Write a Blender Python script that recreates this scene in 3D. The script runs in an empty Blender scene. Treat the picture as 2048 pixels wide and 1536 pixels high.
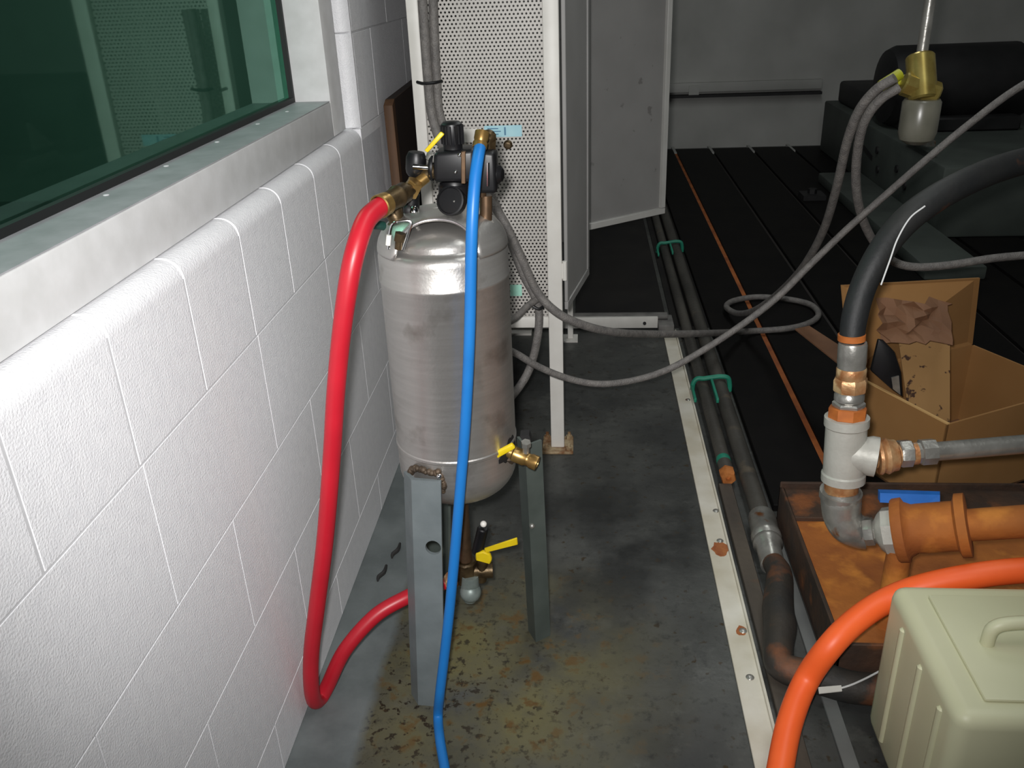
import bpy, bmesh, math, random
from mathutils import Vector, Matrix

random.seed(7)
S = bpy.context.scene
COL = S.collection
V = Vector
PI = math.pi

# ------------------------------------------------------------------ camera
ROWS = ((0.99645, 0.07548, -0.03728), (-0.00137, -0.42825, -0.90366), (-0.08418, 0.90050, -0.42663))
cam_d = bpy.data.cameras.new('camera')
cam_d.sensor_width = 36.0
cam_d.lens = 1755.0 / 2048.0 * 36.0
cam_d.clip_start = 0.02
cam_d.clip_end = 60
cam = bpy.data.objects.new('camera', cam_d)
COL.objects.link(cam)
ax, ay, az = V(ROWS[0]), -V(ROWS[1]), -V(ROWS[2])
cam.matrix_world = Matrix(((ax.x, ay.x, az.x, 0.0), (ax.y, ay.y, az.y, 0.0), (ax.z, ay.z, az.z, 1.217), (0, 0, 0, 1)))
S.camera = cam

# ------------------------------------------------------------------ world, lamps, exposure
w = bpy.data.worlds.new('world')
S.world = w
w.use_nodes = True
w.node_tree.nodes['Background'].inputs[0].default_value = (0.6, 0.8, 0.75, 1)
w.node_tree.nodes['Background'].inputs[1].default_value = 0.02

def aim(o, loc, target):
    o.location = loc
    o.rotation_euler = (V(target) - V(loc)).to_track_quat('-Z', 'Y').to_euler()

fl = bpy.data.lights.new('flash_lamp', 'SPOT')
fl.energy = 119
fl.spot_size = math.radians(88)
fl.spot_blend = 1.0
fl.shadow_soft_size = 0.02
fl.color = (1.0, 0.985, 0.975)
flash = bpy.data.objects.new('flash_lamp', fl)
COL.objects.link(flash)
aim(flash, (-0.028, 0.005, 1.25), (-0.13, 1.6, 0.62))

for k, y in enumerate((0.9, 3.6)):                     # two unseen area lamps added overhead as ambient fill
    rl = bpy.data.lights.new('fill_lamp', 'AREA')
    rl.shape = 'RECTANGLE'
    rl.energy = 15.0
    rl.size = 0.5
    rl.size_y = 1.8
    rl.color = (0.96, 1.0, 0.98)
    room = bpy.data.objects.new('fill_lamp', rl)
    COL.objects.link(room)
    aim(room, (0.75, y, 2.95), (0.75, y + 0.001, 0))

cl = bpy.data.lights.new('control_fill_lamp', 'AREA')  # unseen lamp added to lift the green behind the pane
cl.energy = 27
cl.size = 0.8
cl.color = (0.85, 1.0, 0.93)
croom = bpy.data.objects.new('control_fill_lamp', cl)
COL.objects.link(croom)
aim(croom, (-2.0, 2.2, 2.6), (-2.0, 2.6, 0))

S.view_settings.view_transform = 'Standard'
S.view_settings.look = 'None'
S.view_settings.gamma = 1.0
S.view_settings.use_curve_mapping = False
S.view_settings.exposure = 0.0

# ------------------------------------------------------------------ materials
def lin(c):
    return tuple(((x / 255.0) / 12.92 if x <= 10 else (((x / 255.0) + 0.055) / 1.055) ** 2.4) for x in c)

def mat(name, col, rough=0.5, metal=0.0, col2=None, scale=8.0, amount=0.5, detail=4.0, bump=0.0, bscale=60.0,
        col3=None, scale3=3.0, lo3=0.55, hi3=0.65, spec=0.5, stretch=None, coat=0.0):
    """principled; base colour varies by noise between col and col2, spots of col3; fine noise relief"""
    m = bpy.data.materials.new(name)
    m.use_nodes = True
    nt = m.node_tree
    N, L = nt.nodes, nt.links
    b = N['Principled BSDF']
    c1 = lin(col) + (1,)
    b.inputs['Base Color'].default_value = c1
    b.inputs['Roughness'].default_value = rough
    b.inputs['Metallic'].default_value = metal
    b.inputs['Specular IOR Level'].default_value = spec
    b.inputs['Coat Weight'].default_value = coat
    tc = N.new('ShaderNodeTexCoord')
    src = tc.outputs['Object']
    if stretch:
        mp = N.new('ShaderNodeMapping')
        mp.inputs['Scale'].default_value = stretch
        L.new(src, mp.inputs['Vector'])
        src = mp.outputs['Vector']
    out = None
    if col2:
        n = N.new('ShaderNodeTexNoise')
        n.inputs['Scale'].default_value = scale
        n.inputs['Detail'].default_value = detail
        L.new(src, n.inputs['Vector'])
        r = N.new('ShaderNodeMapRange')
        r.inputs['From Min'].default_value = 0.5 - 0.25 * (1 - amount) - 0.05
        r.inputs['From Max'].default_value = 0.5 + 0.25 * (1 - amount) + 0.05
        L.new(n.outputs['Fac'], r.inputs['Value'])
        mx = N.new('ShaderNodeMix')
        mx.data_type = 'RGBA'
        mx.inputs['A'].default_value = c1
        mx.inputs['B'].default_value = lin(col2) + (1,)
        L.new(r.outputs['Result'], mx.inputs['Factor'])
        out = mx.outputs['Result']
    if col3:
        n3 = N.new('ShaderNodeTexNoise')
        n3.inputs['Scale'].default_value = scale3
        n3.inputs['Detail'].default_value = 5
        L.new(tc.outputs['Object'], n3.inputs['Vector'])
        r3 = N.new('ShaderNodeMapRange')
        r3.inputs['From Min'].default_value = lo3
        r3.inputs['From Max'].default_value = hi3
        L.new(n3.outputs['Fac'], r3.inputs['Value'])
        m3 = N.new('ShaderNodeMix')
        m3.data_type = 'RGBA'
        m3.inputs['B'].default_value = lin(col3) + (1,)
        if out is not None:
            L.new(out, m3.inputs['A'])
        else:
            m3.inputs['A'].default_value = c1
        L.new(r3.outputs['Result'], m3.inputs['Factor'])
        out = m3.outputs['Result']
    if out is not None:
        L.new(out, b.inputs['Base Color'])
    if bump > 0:
        nb = N.new('ShaderNodeTexNoise')
        nb.inputs['Scale'].default_value = bscale
        nb.inputs['Detail'].default_value = 3
        L.new(tc.outputs['Object'], nb.inputs['Vector'])
        bp = N.new('ShaderNodeBump')
        bp.inputs['Strength'].default_value = bump
        bp.inputs['Distance'].default_value = 0.004
        L.new(nb.outputs['Fac'], bp.inputs['Height'])
        L.new(bp.outputs['Normal'], b.inputs['Normal'])
    return m

M = {}
M['block'] = mat('painted_block', (234, 234, 236), 0.42, 0, (224, 224, 227), 55, 0.2, 5, 0.3, 330, spec=0.4)
M['mortar'] = mat('painted_mortar', (204, 204, 206), 0.6, 0, (188, 188, 190), 40, 0.3)
M['plaster'] = mat('painted_plaster', (200, 200, 198), 0.6, 0, (188, 188, 186), 6, 0.2)
M['backwall'] = mat('dusty_white_wall', (182, 182, 178), 0.7, 0, (160, 160, 156), 3, 0.3)
M['ceil'] = mat('ceiling_paint', (84, 85, 84), 0.8)
M['frame_white'] = mat('window_frame_paint', (219, 219, 219), 0.4, 0, (205, 205, 204), 30, 0.3)
M['sill_shaded'] = mat('shaded_sill_paint', (172, 172, 176), 0.5, 0, (152, 153, 156), 25, 0.4)  # sill top is toned down here, its shade put into the colour
M['screw'] = mat('painted_screw', (196, 196, 198), 0.35)
M['gasket'] = mat('rubber_gasket', (16, 18, 18), 0.6)
M['rubber'] = mat('black_rubber', (30, 30, 31), 0.55, 0, (44, 42, 40), 20, 0.3, 4, 0.2, 90)
M['rubber_rust'] = mat('rusty_black_rubber', (24, 26, 28), 0.6, 0, (36, 36, 35), 12, 0.5, 4, 0.2, 90, (128, 72, 34), 9, 0.62, 0.74)
M['rubber_rusty'] = mat('rust_streaked_rubber', (38, 37, 36), 0.65, 0, (58, 50, 42), 12, 0.5, 4, 0.3, 90, (142, 80, 38), 10, 0.5, 0.72)
M['black'] = mat('black_plastic', (11, 11, 12), 0.42, 0, (20, 20, 23), 30, 0.3, spec=0.4)
M['red'] = mat('red_hose_rubber', (186, 28, 44), 0.4, 0, (170, 23, 38), 14, 0.3, spec=0.5)
M['blue'] = mat('blue_hose_rubber', (30, 112, 184), 0.4, 0, (25, 102, 172), 14, 0.3, spec=0.4)
M['orange'] = mat('orange_hose_rubber', (252, 106, 46), 0.45, 0, (242, 94, 38), 14, 0.3)
M['bluegrip'] = mat('blue_vinyl', (30, 105, 190), 0.4, 0, (24, 92, 172), 30, 0.3)
M['cable'] = mat('grey_cable_sheath', (124, 120, 116), 0.55, 0, (98, 95, 93), 60, 0.4, 4, 0.6, 260)
M['steel'] = mat('brushed_stainless', (200, 197, 193), 0.38, 0.86, (184, 181, 177), 9, 0.2, 6, 0.08, 220,
                 (146, 139, 132), 13, 0.57, 0.74, stretch=(1, 1, 14))
M['steel_bright'] = mat('bright_stainless', (205, 200, 202), 0.27, 0.85, (190, 186, 188), 12, 0.3, 3, 0.05, 150, stretch=(1, 1, 5))
M['weld'] = mat('burnt_weld', (64, 54, 44), 0.6, 0.4, (98, 82, 66), 50, 0.6, 4, 0.8, 120)
M['chrome'] = mat('chrome', (215, 215, 215), 0.15, 1.0)
M['leg'] = mat('grey_painted_angle', (118, 126, 128), 0.45, 0.2, (102, 110, 112), 18, 0.3, 4, 0.1, 90)
M['leg_shaded'] = mat('shaded_green_grey_angle', (84, 92, 88), 0.5, 0.2, (70, 78, 74), 18, 0.3)  # darker leg tone, the weaker flash light put into the colour
M['brass'] = mat('brass', (178, 146, 88), 0.34, 0.8, (140, 108, 60), 40, 0.5)
M['brass_old'] = mat('tarnished_brass', (92, 76, 52), 0.42, 0.7, (62, 50, 34), 60, 0.5, 4, 0.2, 120)
M['bronze'] = mat('brown_pipe', (112, 88, 66), 0.4, 0.7, (88, 70, 54), 50, 0.4)
M['yellow'] = mat('yellow_vinyl', (216, 190, 22), 0.45, 0, (196, 168, 14), 40, 0.3)
M['white'] = mat('white_steel_paint', (226, 224, 218), 0.42, 0, (214, 211, 204), 14, 0.3, spec=0.4)
M['perf'] = mat('perforated_steel_paint', (190, 186, 180), 0.45, 0, (182, 178, 172), 10, 0.3)
M['door_grey'] = mat('grey_sheet_paint', (138, 137, 135), 0.5, 0, (128, 127, 125), 7, 0.3, 4, 0, 60, (112, 110, 108), 26, 0.68, 0.72)
M['door_white'] = mat('door_paint', (160, 159, 157), 0.45, 0, (150, 149, 147), 8, 0.3)
M['door_edge'] = mat('pale_edge_paint', (186, 185, 181), 0.5, 0, (176, 175, 170), 12, 0.3)
M['rustplate'] = mat('rusty_white_plate', (178, 160, 128), 0.6, 0.2, (120, 82, 50), 45, 0.6, 5, 0.3, 90)
M['rust'] = mat('rust', (176, 104, 40), 0.8, 0, (138, 76, 30), 9, 0.4, 5, 0.4, 60, (196, 122, 48), 14, 0.55, 0.7)
M['rust_dark'] = mat('dark_rust', (74, 50, 34), 0.8, 0, (50, 38, 30), 16, 0.5, 5, 0.5, 70, (128, 74, 36), 9, 0.58, 0.68)
M['galv'] = mat('galvanised_iron', (186, 184, 178), 0.33, 0.7, (150, 148, 142), 30, 0.4, 4, 0.15, 110, (148, 92, 48), 18, 0.64, 0.72)
M['plug'] = mat('grey_green_plug', (132, 142, 138), 0.45, 0.3, (104, 114, 110), 40, 0.4)
M['cast'] = mat('grey_cast_iron', (186, 184, 176), 0.5, 0.2, (168, 166, 158), 18, 0.4, 4, 0.15, 120)
M['galv_rust'] = mat('rusted_fitting', (204, 166, 122), 0.42, 0.45, (158, 96, 50), 35, 0.4, 4, 0.3, 110, (222, 190, 142), 24, 0.58, 0.66)
M['rustband'] = mat('orange_rust_band', (190, 108, 44), 0.7, 0.1, (150, 80, 32), 30, 0.4)
M['strip'] = mat('worn_white_angle', (216, 212, 200), 0.5, 0, (188, 180, 160), 9, 0.4, 5, 0.1, 60, (150, 84, 36), 5.2, 0.69, 0.75)
M['stain'] = mat('rust_stain', (138, 74, 38), 0.7, 0, (176, 112, 62), 60, 0.3)
M['rail'] = mat('white_rail_paint', (212, 210, 204), 0.5, 0, (196, 193, 186), 12, 0.4)
M['rail_top'] = mat('scuffed_grey_paint', (120, 118, 114), 0.6, 0, (92, 90, 88), 18, 0.5)
M['bed'] = mat('oily_black_iron', (13, 12, 12), 0.6, 0, (19, 17, 16), 8, 0.4, 4, 0.1, 60, spec=0.12)
M['slot_rust'] = mat('rusty_slot', (172, 98, 44), 0.7, 0, (128, 68, 34), 14, 0.5)
M['slot_dark'] = mat('dark_slot', (38, 34, 32), 0.7)
M['matblack'] = mat('black_floor_plate', (28, 27, 27), 0.75, 0, (38, 36, 34), 5, 0.4, 4, 0.1, 50, spec=0.2)
M['pipe_dark'] = mat('dirty_black_pipe', (82, 79, 73), 0.55, 0.1, (58, 56, 52), 16, 0.5, 5, 0.3, 60, (92, 84, 72), 12, 0.6, 0.7, stretch=(1, 0.25, 1))
M['cover'] = mat('dirty_brown_plate', (88, 79, 68), 0.7, 0, (54, 48, 44), 10, 0.5, 5, 0.3, 60, (98, 66, 44), 8, 0.62, 0.7, stretch=(1, 0.2, 1))
M['greystrip'] = mat('grey_floor_bar', (112, 114, 112), 0.6, 0, (96, 98, 97), 10, 0.4)
M['teal'] = mat('teal_paint', (36, 140, 112), 0.55, 0, (28, 118, 96), 20, 0.4)
M['teal_dark'] = mat('dark_green_plastic', (20, 58, 50), 0.5)
M['cap_orange'] = mat('rusty_pipe_cap', (196, 122, 62), 0.6, 0.2, (150, 86, 40), 40, 0.5)
M['card'] = mat('cardboard', (160, 118, 70), 0.85, 0, (150, 108, 60), 6, 0.3, 4, 0.05, 90)
M['card_dark'] = mat('brown_packing_paper', (132, 94, 66), 0.75, 0, (112, 78, 54), 8, 0.4, 4, 0.4, 20)
M['card_edge'] = mat('cardboard_edge', (206, 166, 108), 0.85)
M['print'] = mat('printed_paper', (166, 128, 80), 0.8, 0, (152, 116, 70), 6, 0.3, 4, 0, 60, (66, 42, 28), 42, 0.6, 0.64)
M['wood'] = mat('brown_board', (96, 66, 40), 0.7, 0, (70, 48, 30), 5, 0.4, 5, 0.1, 40, stretch=(8, 8, 0.8))
M['wood_face'] = mat('dark_board_face', (52, 38, 30), 0.7, 0, (40, 30, 25), 5, 0.4)
M['machine'] = mat('grey_green_casting', (72, 79, 74), 0.65, 0, (60, 66, 62), 6, 0.4, 4, 0.1, 40)
M['machine_dark'] = mat('oily_dark_casting', (34, 33, 34), 0.6, 0.1, (24, 24, 25), 12, 0.5)
M['beige'] = mat('beige_plastic', (206, 204, 172), 0.45, 0, (198, 196, 162), 5, 0.3)
M['label'] = mat('pale_blue_sticker', (172, 214, 222), 0.4, 0, (150, 200, 214), 20, 0.3)
M['label_g'] = mat('pale_green_sticker', (164, 220, 200), 0.4)
M['label_ink'] = mat('sticker_ink', (70, 120, 150), 0.5)
M['clear'] = mat('grey_translucent_bowl', (116, 114, 102), 0.3, 0, (96, 95, 84), 20, 0.3, spec=0.6)
M['valve_brass'] = mat('yellow_brass', (196, 178, 104), 0.32, 0.75, (160, 138, 70), 30, 0.4)
M['tape'] = mat('yellow_green_tape', (176, 178, 40), 0.5, 0, (148, 152, 30), 30, 0.4)
M['white_wire'] = mat('white_wire', (212, 212, 212), 0.5)
M['control'] = mat('control_room_wall', (150, 156, 150), 0.7, 0, (136, 142, 138), 2, 0.3)
M['control_dark'] = mat('control_room_dark', (120, 132, 126), 0.7, 0, (96, 106, 102), 2, 0.4)

# floor: painted concrete with grey band along the wall, oil stains and spots
def floor_material():
    m = bpy.data.materials.new('stained_concrete')
    m.use_nodes = True
    nt = m.node_tree; N, L = nt.nodes, nt.links
    b = N['Principled BSDF']
    tc = N.new('ShaderNodeTexCoord'); P = tc.outputs['Object']
    def noise(scale, detail=5, rough=0.6):
        n = N.new('ShaderNodeTexNoise'); n.inputs['Scale'].default_value = scale
        n.inputs['Detail'].default_value = detail; n.inputs['Roughness'].default_value = rough
        L.new(P, n.inputs['Vector']); return n.outputs['Fac']
    def rng(src, a, c, lo=0.0, hi=1.0):
        r = N.new('ShaderNodeMapRange'); L.new(src, r.inputs['Value'])
        r.inputs['From Min'].default_value = a; r.inputs['From Max'].default_value = c
        r.inputs['To Min'].default_value = lo; r.inputs['To Max'].default_value = hi
        return r.outputs['Result']
    def mix(a, c, f):
        x = N.new('ShaderNodeMix'); x.data_type = 'RGBA'
        for s, k in ((a, 'A'), (c, 'B')):
            if isinstance(s, tuple): x.inputs[k].default_value = lin(s) + (1,)
            else: L.new(s, x.inputs[k])
        L.new(f, x.inputs['Factor']); return x.outputs['Result']
    def mul(a, c):
        x = N.new('ShaderNodeMath'); x.operation = 'MULTIPLY'; L.new(a, x.inputs[0])
        if isinstance(c, float): x.inputs[1].default_value = c
        else: L.new(c, x.inputs[1])
        return x.outputs[0]
    sx = N.new('ShaderNodeSeparateXYZ'); L.new(P, sx.inputs[0])
    X, Y = sx.outputs['X'], sx.outputs['Y']
    base = mix((76, 77, 74), (54, 55, 54), rng(noise(2.6), 0.38, 0.62))
    base = mix(base, (90, 91, 87), mul(rng(noise(11, 6, 0.7), 0.55, 0.7), 0.6))
    # olive oily bloom round the drain of the tank
    vd = N.new('ShaderNodeVectorMath'); vd.operation = 'DISTANCE'; L.new(P, vd.inputs[0]); vd.inputs[1].default_value = (-0.2, 1.28, 0)
    near = rng(vd.outputs['Value'], 0.12, 0.42, 1.0, 0.0)
    base = mix(base, (98, 93, 62), mul(near, rng(noise(6, 5), 0.3, 0.6)))
    # dark wet patch beyond
    vd2 = N.new('ShaderNodeVectorMath'); vd2.operation = 'DISTANCE'; L.new(P, vd2.inputs[0]); vd2.inputs[1].default_value = (0.1, 1.75, 0)
    base = mix(base, (34, 35, 34), mul(rng(vd2.outputs['Value'], 0.1, 0.5, 1.0, 0.0), rng(noise(5.0, 6), 0.36, 0.6)))
    # brown and black specks
    base = mix(base, (52, 42, 26), mul(rng(noise(46, 3), 0.62, 0.68), rng(noise(4), 0.4, 0.55)))
    vd3 = N.new('ShaderNodeVectorMath'); vd3.operation = 'DISTANCE'; L.new(P, vd3.inputs[0]); vd3.inputs[1].default_value = (-0.33, 1.2, 0)
    near3 = rng(vd3.outputs['Value'], 0.05, 0.4, 1.0, 0.0)
    base = mix(base, (38, 28, 16), mul(near3, rng(noise(60, 3), 0.56, 0.62)))
    base = mix(base, (30, 30, 28), mul(rng(noise(30, 6, 0.75), 0.54, 0.7), 0.75))
    base = mix(base, (88, 66, 34), mul(near, rng(noise(24, 4), 0.56, 0.66)))
    # grey painted band next to the wall
    wob = N.new('ShaderNodeMath'); wob.operation = 'ADD'; L.new(X, wob.inputs[0]); L.new(rng(noise(3), 0, 1, -0.02, 0.02), wob.inputs[1])
    band = rng(wob.outputs[0], -0.405, -0.385, 1.0, 0.0)
    base = mix(base, mix((108, 114, 114), (92, 98, 98), rng(noise(7), 0.4, 0.6)), band)
    L.new(base, b.inputs['Base Color'])
    L.new(rng(noise(5), 0.3, 0.7, 0.35, 0.65), b.inputs['Roughness'])
    b.inputs['Specular IOR Level'].default_value = 0.35
    bp = N.new('ShaderNodeBump'); bp.inputs['Strength'].default_value = 0.25; bp.inputs['Distance'].default_value = 0.003
    L.new(noise(70, 4), bp.inputs['Height']); L.new(bp.outputs['Normal'], b.inputs['Normal'])
    return m
M['floor'] = floor_material()

def glass_material():
    m = bpy.data.materials.new('green_tinted_glass')
    m.use_nodes = True
    nt = m.node_tree; N, L = nt.nodes, nt.links
    N.remove(N['Principled BSDF'])
    t = N.new('ShaderNodeBsdfTransparent'); t.inputs[0].default_value = (0.50, 0.74, 0.65, 1)
    g = N.new('ShaderNodeBsdfGlossy'); g.inputs['Roughness'].default_value = 0.03; g.inputs['Color'].default_value = (0.5, 0.85, 0.7, 1)
    fr = N.new('ShaderNodeFresnel'); fr.inputs['IOR'].default_value = 1.9
    mx = N.new('ShaderNodeMixShader')
    ge = N.new('ShaderNodeNewGeometry')                # a pane reflects at its front face only; nothing refracts inside it
    inv = N.new('ShaderNodeMath'); inv.operation = 'SUBTRACT'; inv.inputs[0].default_value = 1.0; L.new(ge.outputs['Backfacing'], inv.inputs[1])
    mu = N.new('ShaderNodeMath'); mu.operation = 'MULTIPLY'; L.new(fr.outputs[0], mu.inputs[0]); L.new(inv.outputs[0], mu.inputs[1])
    L.new(mu.outputs[0], mx.inputs[0]); L.new(t.outputs[0], mx.inputs[1]); L.new(g.outputs[0], mx.inputs[2])
    L.new(mx.outputs[0], N['Material Output'].inputs['Surface'])
    return m
M['glass'] = glass_material()

# ------------------------------------------------------------------ mesh helpers
class MB:
    def __init__(s):
        s.bm = bmesh.new()
    def poly(s, pts, faces):
        vs = [s.bm.verts.new(p) for p in pts]
        for f in faces:
            try: s.bm.faces.new([vs[i] for i in f])
            except ValueError: pass
        return s
    def box(s, a, b):
        x0, y0, z0 = a; x1, y1, z1 = b
        p = [(x0,y0,z0),(x1,y0,z0),(x1,y1,z0),(x0,y1,z0),(x0,y0,z1),(x1,y0,z1),(x1,y1,z1),(x0,y1,z1)]
        return s.poly(p, [(3,2,1,0),(4,5,6,7),(0,1,5,4),(1,2,6,5),(2,3,7,6),(3,0,4,7)])
    def hexa(s, q, off):
        """quad q (4 points) thickened by vector off"""
        q = [V(p) for p in q]; o = V(off)
        p = q + [a + o for a in q]
        return s.poly(p, [(3,2,1,0),(4,5,6,7),(0,1,5,4),(1,2,6,5),(2,3,7,6),(3,0,4,7)])
    def prism(s, outline, off):
        q = [V(p) for p in outline]; o = V(off); n = len(q)
        f = [tuple(range(n))[::-1], tuple(range(n, 2*n))] + [(i, (i+1) % n, n+(i+1) % n, n+i) for i in range(n)]
        return s.poly(q + [a + o for a in q], f)
    def lathe(s, base, axis, prof, seg=32):
        """prof: (radius, distance along axis)"""
        base, axis = V(base), V(axis).normalized()
        u = axis.orthogonal().normalized(); v = axis.cross(u)
        rings = []
        for r, h in prof:
            c = base + axis * h
            if r < 1e-6: rings.append([s.bm.verts.new(c)])
            else: rings.append([s.bm.verts.new(c + (u * math.cos(2*PI*i/seg) + v * math.sin(2*PI*i/seg)) * r) for i in range(seg)])
        for a, b in zip(rings, rings[1:]):
            for i in range(seg):
                j = (i+1) % seg
                if len(a) == 1 and len(b) == 1: continue
                f = [a[0], b[i], b[j]] if len(a) == 1 else ([a[i], a[j], b[0]] if len(b) == 1 else [a[i], a[j], b[j], b[i]])
                try: s.bm.faces.new(f)
                except ValueError: pass
        return s
    def cyl(s, p, q, r, r2=None, seg=24, bev=0.0):
        p, q = V(p), V(q); h = (q - p).length; r2 = r if r2 is None else r2
        if bev: prof = [(0,0),(r-bev,0),(r,bev),(r2,h-bev),(r2-bev,h),(0,h)]
        else: prof = [(0,0),(r,0),(r2,h),(0,h)]
        return s.lathe(p, q - p, prof, seg)
    def sphere(s, c, r, seg=20, rings=10, sz=1.0, axis=(0,0,1)):
        return s.lathe(V(c) - V(axis).normalized()*r*sz, axis, [(r*math.sin(PI*i/rings), r*sz*(1-math.cos(PI*i/rings))) for i in range(rings+1)], seg)
    def tube(s, pts, r, seg=14, sub=8, caps=True, closed=False):
        P = spline(pts, sub)
        rad = r if isinstance(r, (list, tuple)) else None
        n = len(P); rings = []
        t0 = (P[1] - P[0]).normalized(); u = t0.orthogonal().normalized()
        for i, p in enumerate(P):
            t = (P[min(i+1, n-1)] - P[max(i-1, 0)]).normalized()
            u = (u - t * u.dot(t)).normalized(); v = t.cross(u)
            if rad:
                f = i / (n-1) * (len(rad)-1); k = min(int(f), len(rad)-2); rr = rad[k] + (rad[k+1]-rad[k]) * (f-k)
            else: rr = r
            rings.append([s.bm.verts.new(p + (u*math.cos(2*PI*k/seg) + v*math.sin(2*PI*k/seg))*rr) for k in range(seg)])
        for a, b in zip(rings, rings[1:]):
            for i in range(seg):
                s.bm.faces.new([a[i], a[(i+1) % seg], b[(i+1) % seg], b[i]])
        if caps:
            s.bm.faces.new(rings[0][::-1]); s.bm.faces.new(rings[-1])
        return s
    def bevel(s, w, seg=2, angle=0.6):
        s.bm.normal_update()
        ed = [e for e in s.bm.edges if len(e.link_faces) == 2 and e.calc_face_angle(0) > angle]
        bmesh.ops.bevel(s.bm, geom=ed, offset=w, segments=seg, affect='EDGES', profile=0.5)
        return s

def spline(pts, sub=8):
    P = [V(p) for p in pts]
    if len(P) == 2:
        return [P[0].lerp(P[1], i/sub) for i in range(sub+1)]
    P = [P[0]*2 - P[1]] + P + [P[-1]*2 - P[-2]]
    out = []
    for i in range(1, len(P)-2):
        a, b, c, d = P[i-1:i+3]
        for k in range(sub):
            t = k/sub
            out.append(0.5*((2*b) + (c-a)*t + (2*a-5*b+4*c-d)*t*t + (3*b-a-3*c+d)*t**3))
    out.append(P[-2])
    return out

def mesh(name, mb, m, smooth=True, angle=38):
    bm = mb.bm
    bmesh.ops.recalc_face_normals(bm, faces=bm.faces[:])
    me = bpy.data.meshes.new(name)
    bm.to_mesh(me); bm.free()
    me.materials.append(m)
    if smooth:
        for p in me.polygons: p.use_smooth = True
        me.set_sharp_from_angle(angle=math.radians(angle))
    return me

def part(name, mb, m, parent, label=None, smooth=True):
    """a mesh built in world space, hung under its thing (or part)"""
    me = mesh(name, mb, m, smooth)
    o = bpy.data.objects.new(name, me)
    COL.objects.link(o)
    o.parent = parent
    if parent.data is None:                            # an Empty: meshes are in world space, so cancel its offset
        o.matrix_parent_inverse = Matrix.Translation(-parent.location)
    if label: o['label'] = label
    return o

def tag(o, label, cat, group=None):
    o['label'] = label; o['category'] = cat
    if group: o['group'] = group
    return o

def thing(name, loc, label, cat, group=None):
    o = bpy.data.objects.new(name, None)
    COL.objects.link(o)
    o.location = loc
    o.empty_display_size = 0.05
    return tag(o, label, cat, group)

def single(name, mb, m, label, cat, group=None, smooth=True):
    """a thing that is one mesh; its origin goes to the middle of its base"""
    vs = mb.bm.verts
    lo = V([min(v.co[i] for v in vs) for i in range(3)]); hi = V([max(v.co[i] for v in vs) for i in range(3)])
    c = V(((lo.x+hi.x)/2, (lo.y+hi.y)/2, lo.z))
    bmesh.ops.translate(mb.bm, verts=mb.bm.verts[:], vec=-c)
    o = bpy.data.objects.new(name, mesh(name, mb, m, smooth))
    COL.objects.link(o)
    o.location = c
    return tag(o, label, cat, group)

def structure(name, mb=None, m=None, parent=None, smooth=False):
    o = bpy.data.objects.new(name, mesh(name, mb, m, smooth) if mb else None)
    COL.objects.link(o)
    if parent: o.parent = parent
    else: o['kind'] = 'structure'
    return o

# ------------------------------------------------------------------ room shell
WX = -0.513
structure('floor', MB().poly([(-0.72, -2.6, 0), (3.3, -2.6, 0), (3.3, 6.75, 0), (-0.72, 6.75, 0), (-0.72, -2.6, -0.1), (3.3, -2.6, -0.1), (3.3, 6.75, -0.1), (-0.72, 6.75, -0.1)],
          [(0,1,2,3),(7,6,5,4),(0,4,5,1),(1,5,6,2),(2,6,7,3),(3,7,4,0)]), M['floor'])
structure('ceiling', MB().box((-0.72, -2.6, 3.0), (3.3, 6.75, 3.1)), M['ceil'])
wb = structure('wall_back', MB().box((-0.72, 6.55, 0), (3.3, 6.75, 3.0)), M['backwall'])
structure('wall_right', MB().box((3.1, -2.6, 0), (3.3, 6.55, 3.0)), M['plaster'])
structure('wall_front', MB().box((-0.72, -2.6, 0), (3.3, -2.4, 3.0)), M['plaster'])
# left wall: mortar core with window opening, blocks laid on it
WY0, WY1, WZ0, WZ1 = -0.35, 2.02, 0.895, 2.14
core = MB()
cx0, cx1 = -0.70, WX - 0.0008
core.box((cx0, -2.4, 0), (cx1, 6.55, WZ0 - 0.02))
core.box((cx0, -2.4, WZ1), (cx1, 6.55, 3.0))
core.box((cx0, -2.4, WZ0 - 0.02), (cx1, WY0, WZ1))
core.box((cx0, WY1 + 0.02, WZ0 - 0.02), (cx1, 6.55, WZ1))
wall = structure('wall_left', core, M['mortar'])

def block_mesh(l, h, bull=None, d=0.05):
    """block with its outer face at x = 0, from y 0..l and z 0..h (bull: rounded edge 'top' or 'near')"""
    g = 0.0007
    mb = MB()
    if bull == 'top':
        R = 0.027
        out = [(-0.16, g, 0), (-0.16, g, h), (-R, g, h)] + [(-R + R*math.sin(a), g, h - R + R*math.cos(a)) for a in [PI/2*i/12 for i in range(1, 13)]] + [(0, g, h - R - 0.003), (0, g, 0)]
        mb.prism(out, (0, l - 2*g, 0))
        return mb.bevel(0.0022, 1, 0.9)
    if bull == 'near':
        R = 0.027
        out = [(-0.16, l, g), (-0.16, 0, g), (-R, 0, g)] + [(-R + R*math.sin(a), R - R*math.cos(a), g) for a in [PI/2*i/12 for i in range(1, 13)]] + [(0, R + 0.003, g), (0, l, g)]
        mb.prism(out, (0, 0, h - 2*g))
        return mb.bevel(0.0022, 1, 0.9)
    mb.box((-d, g, 0.0013), (0, l - g, h - 0.0013))
    return mb.bevel(0.0004, 1)

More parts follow.
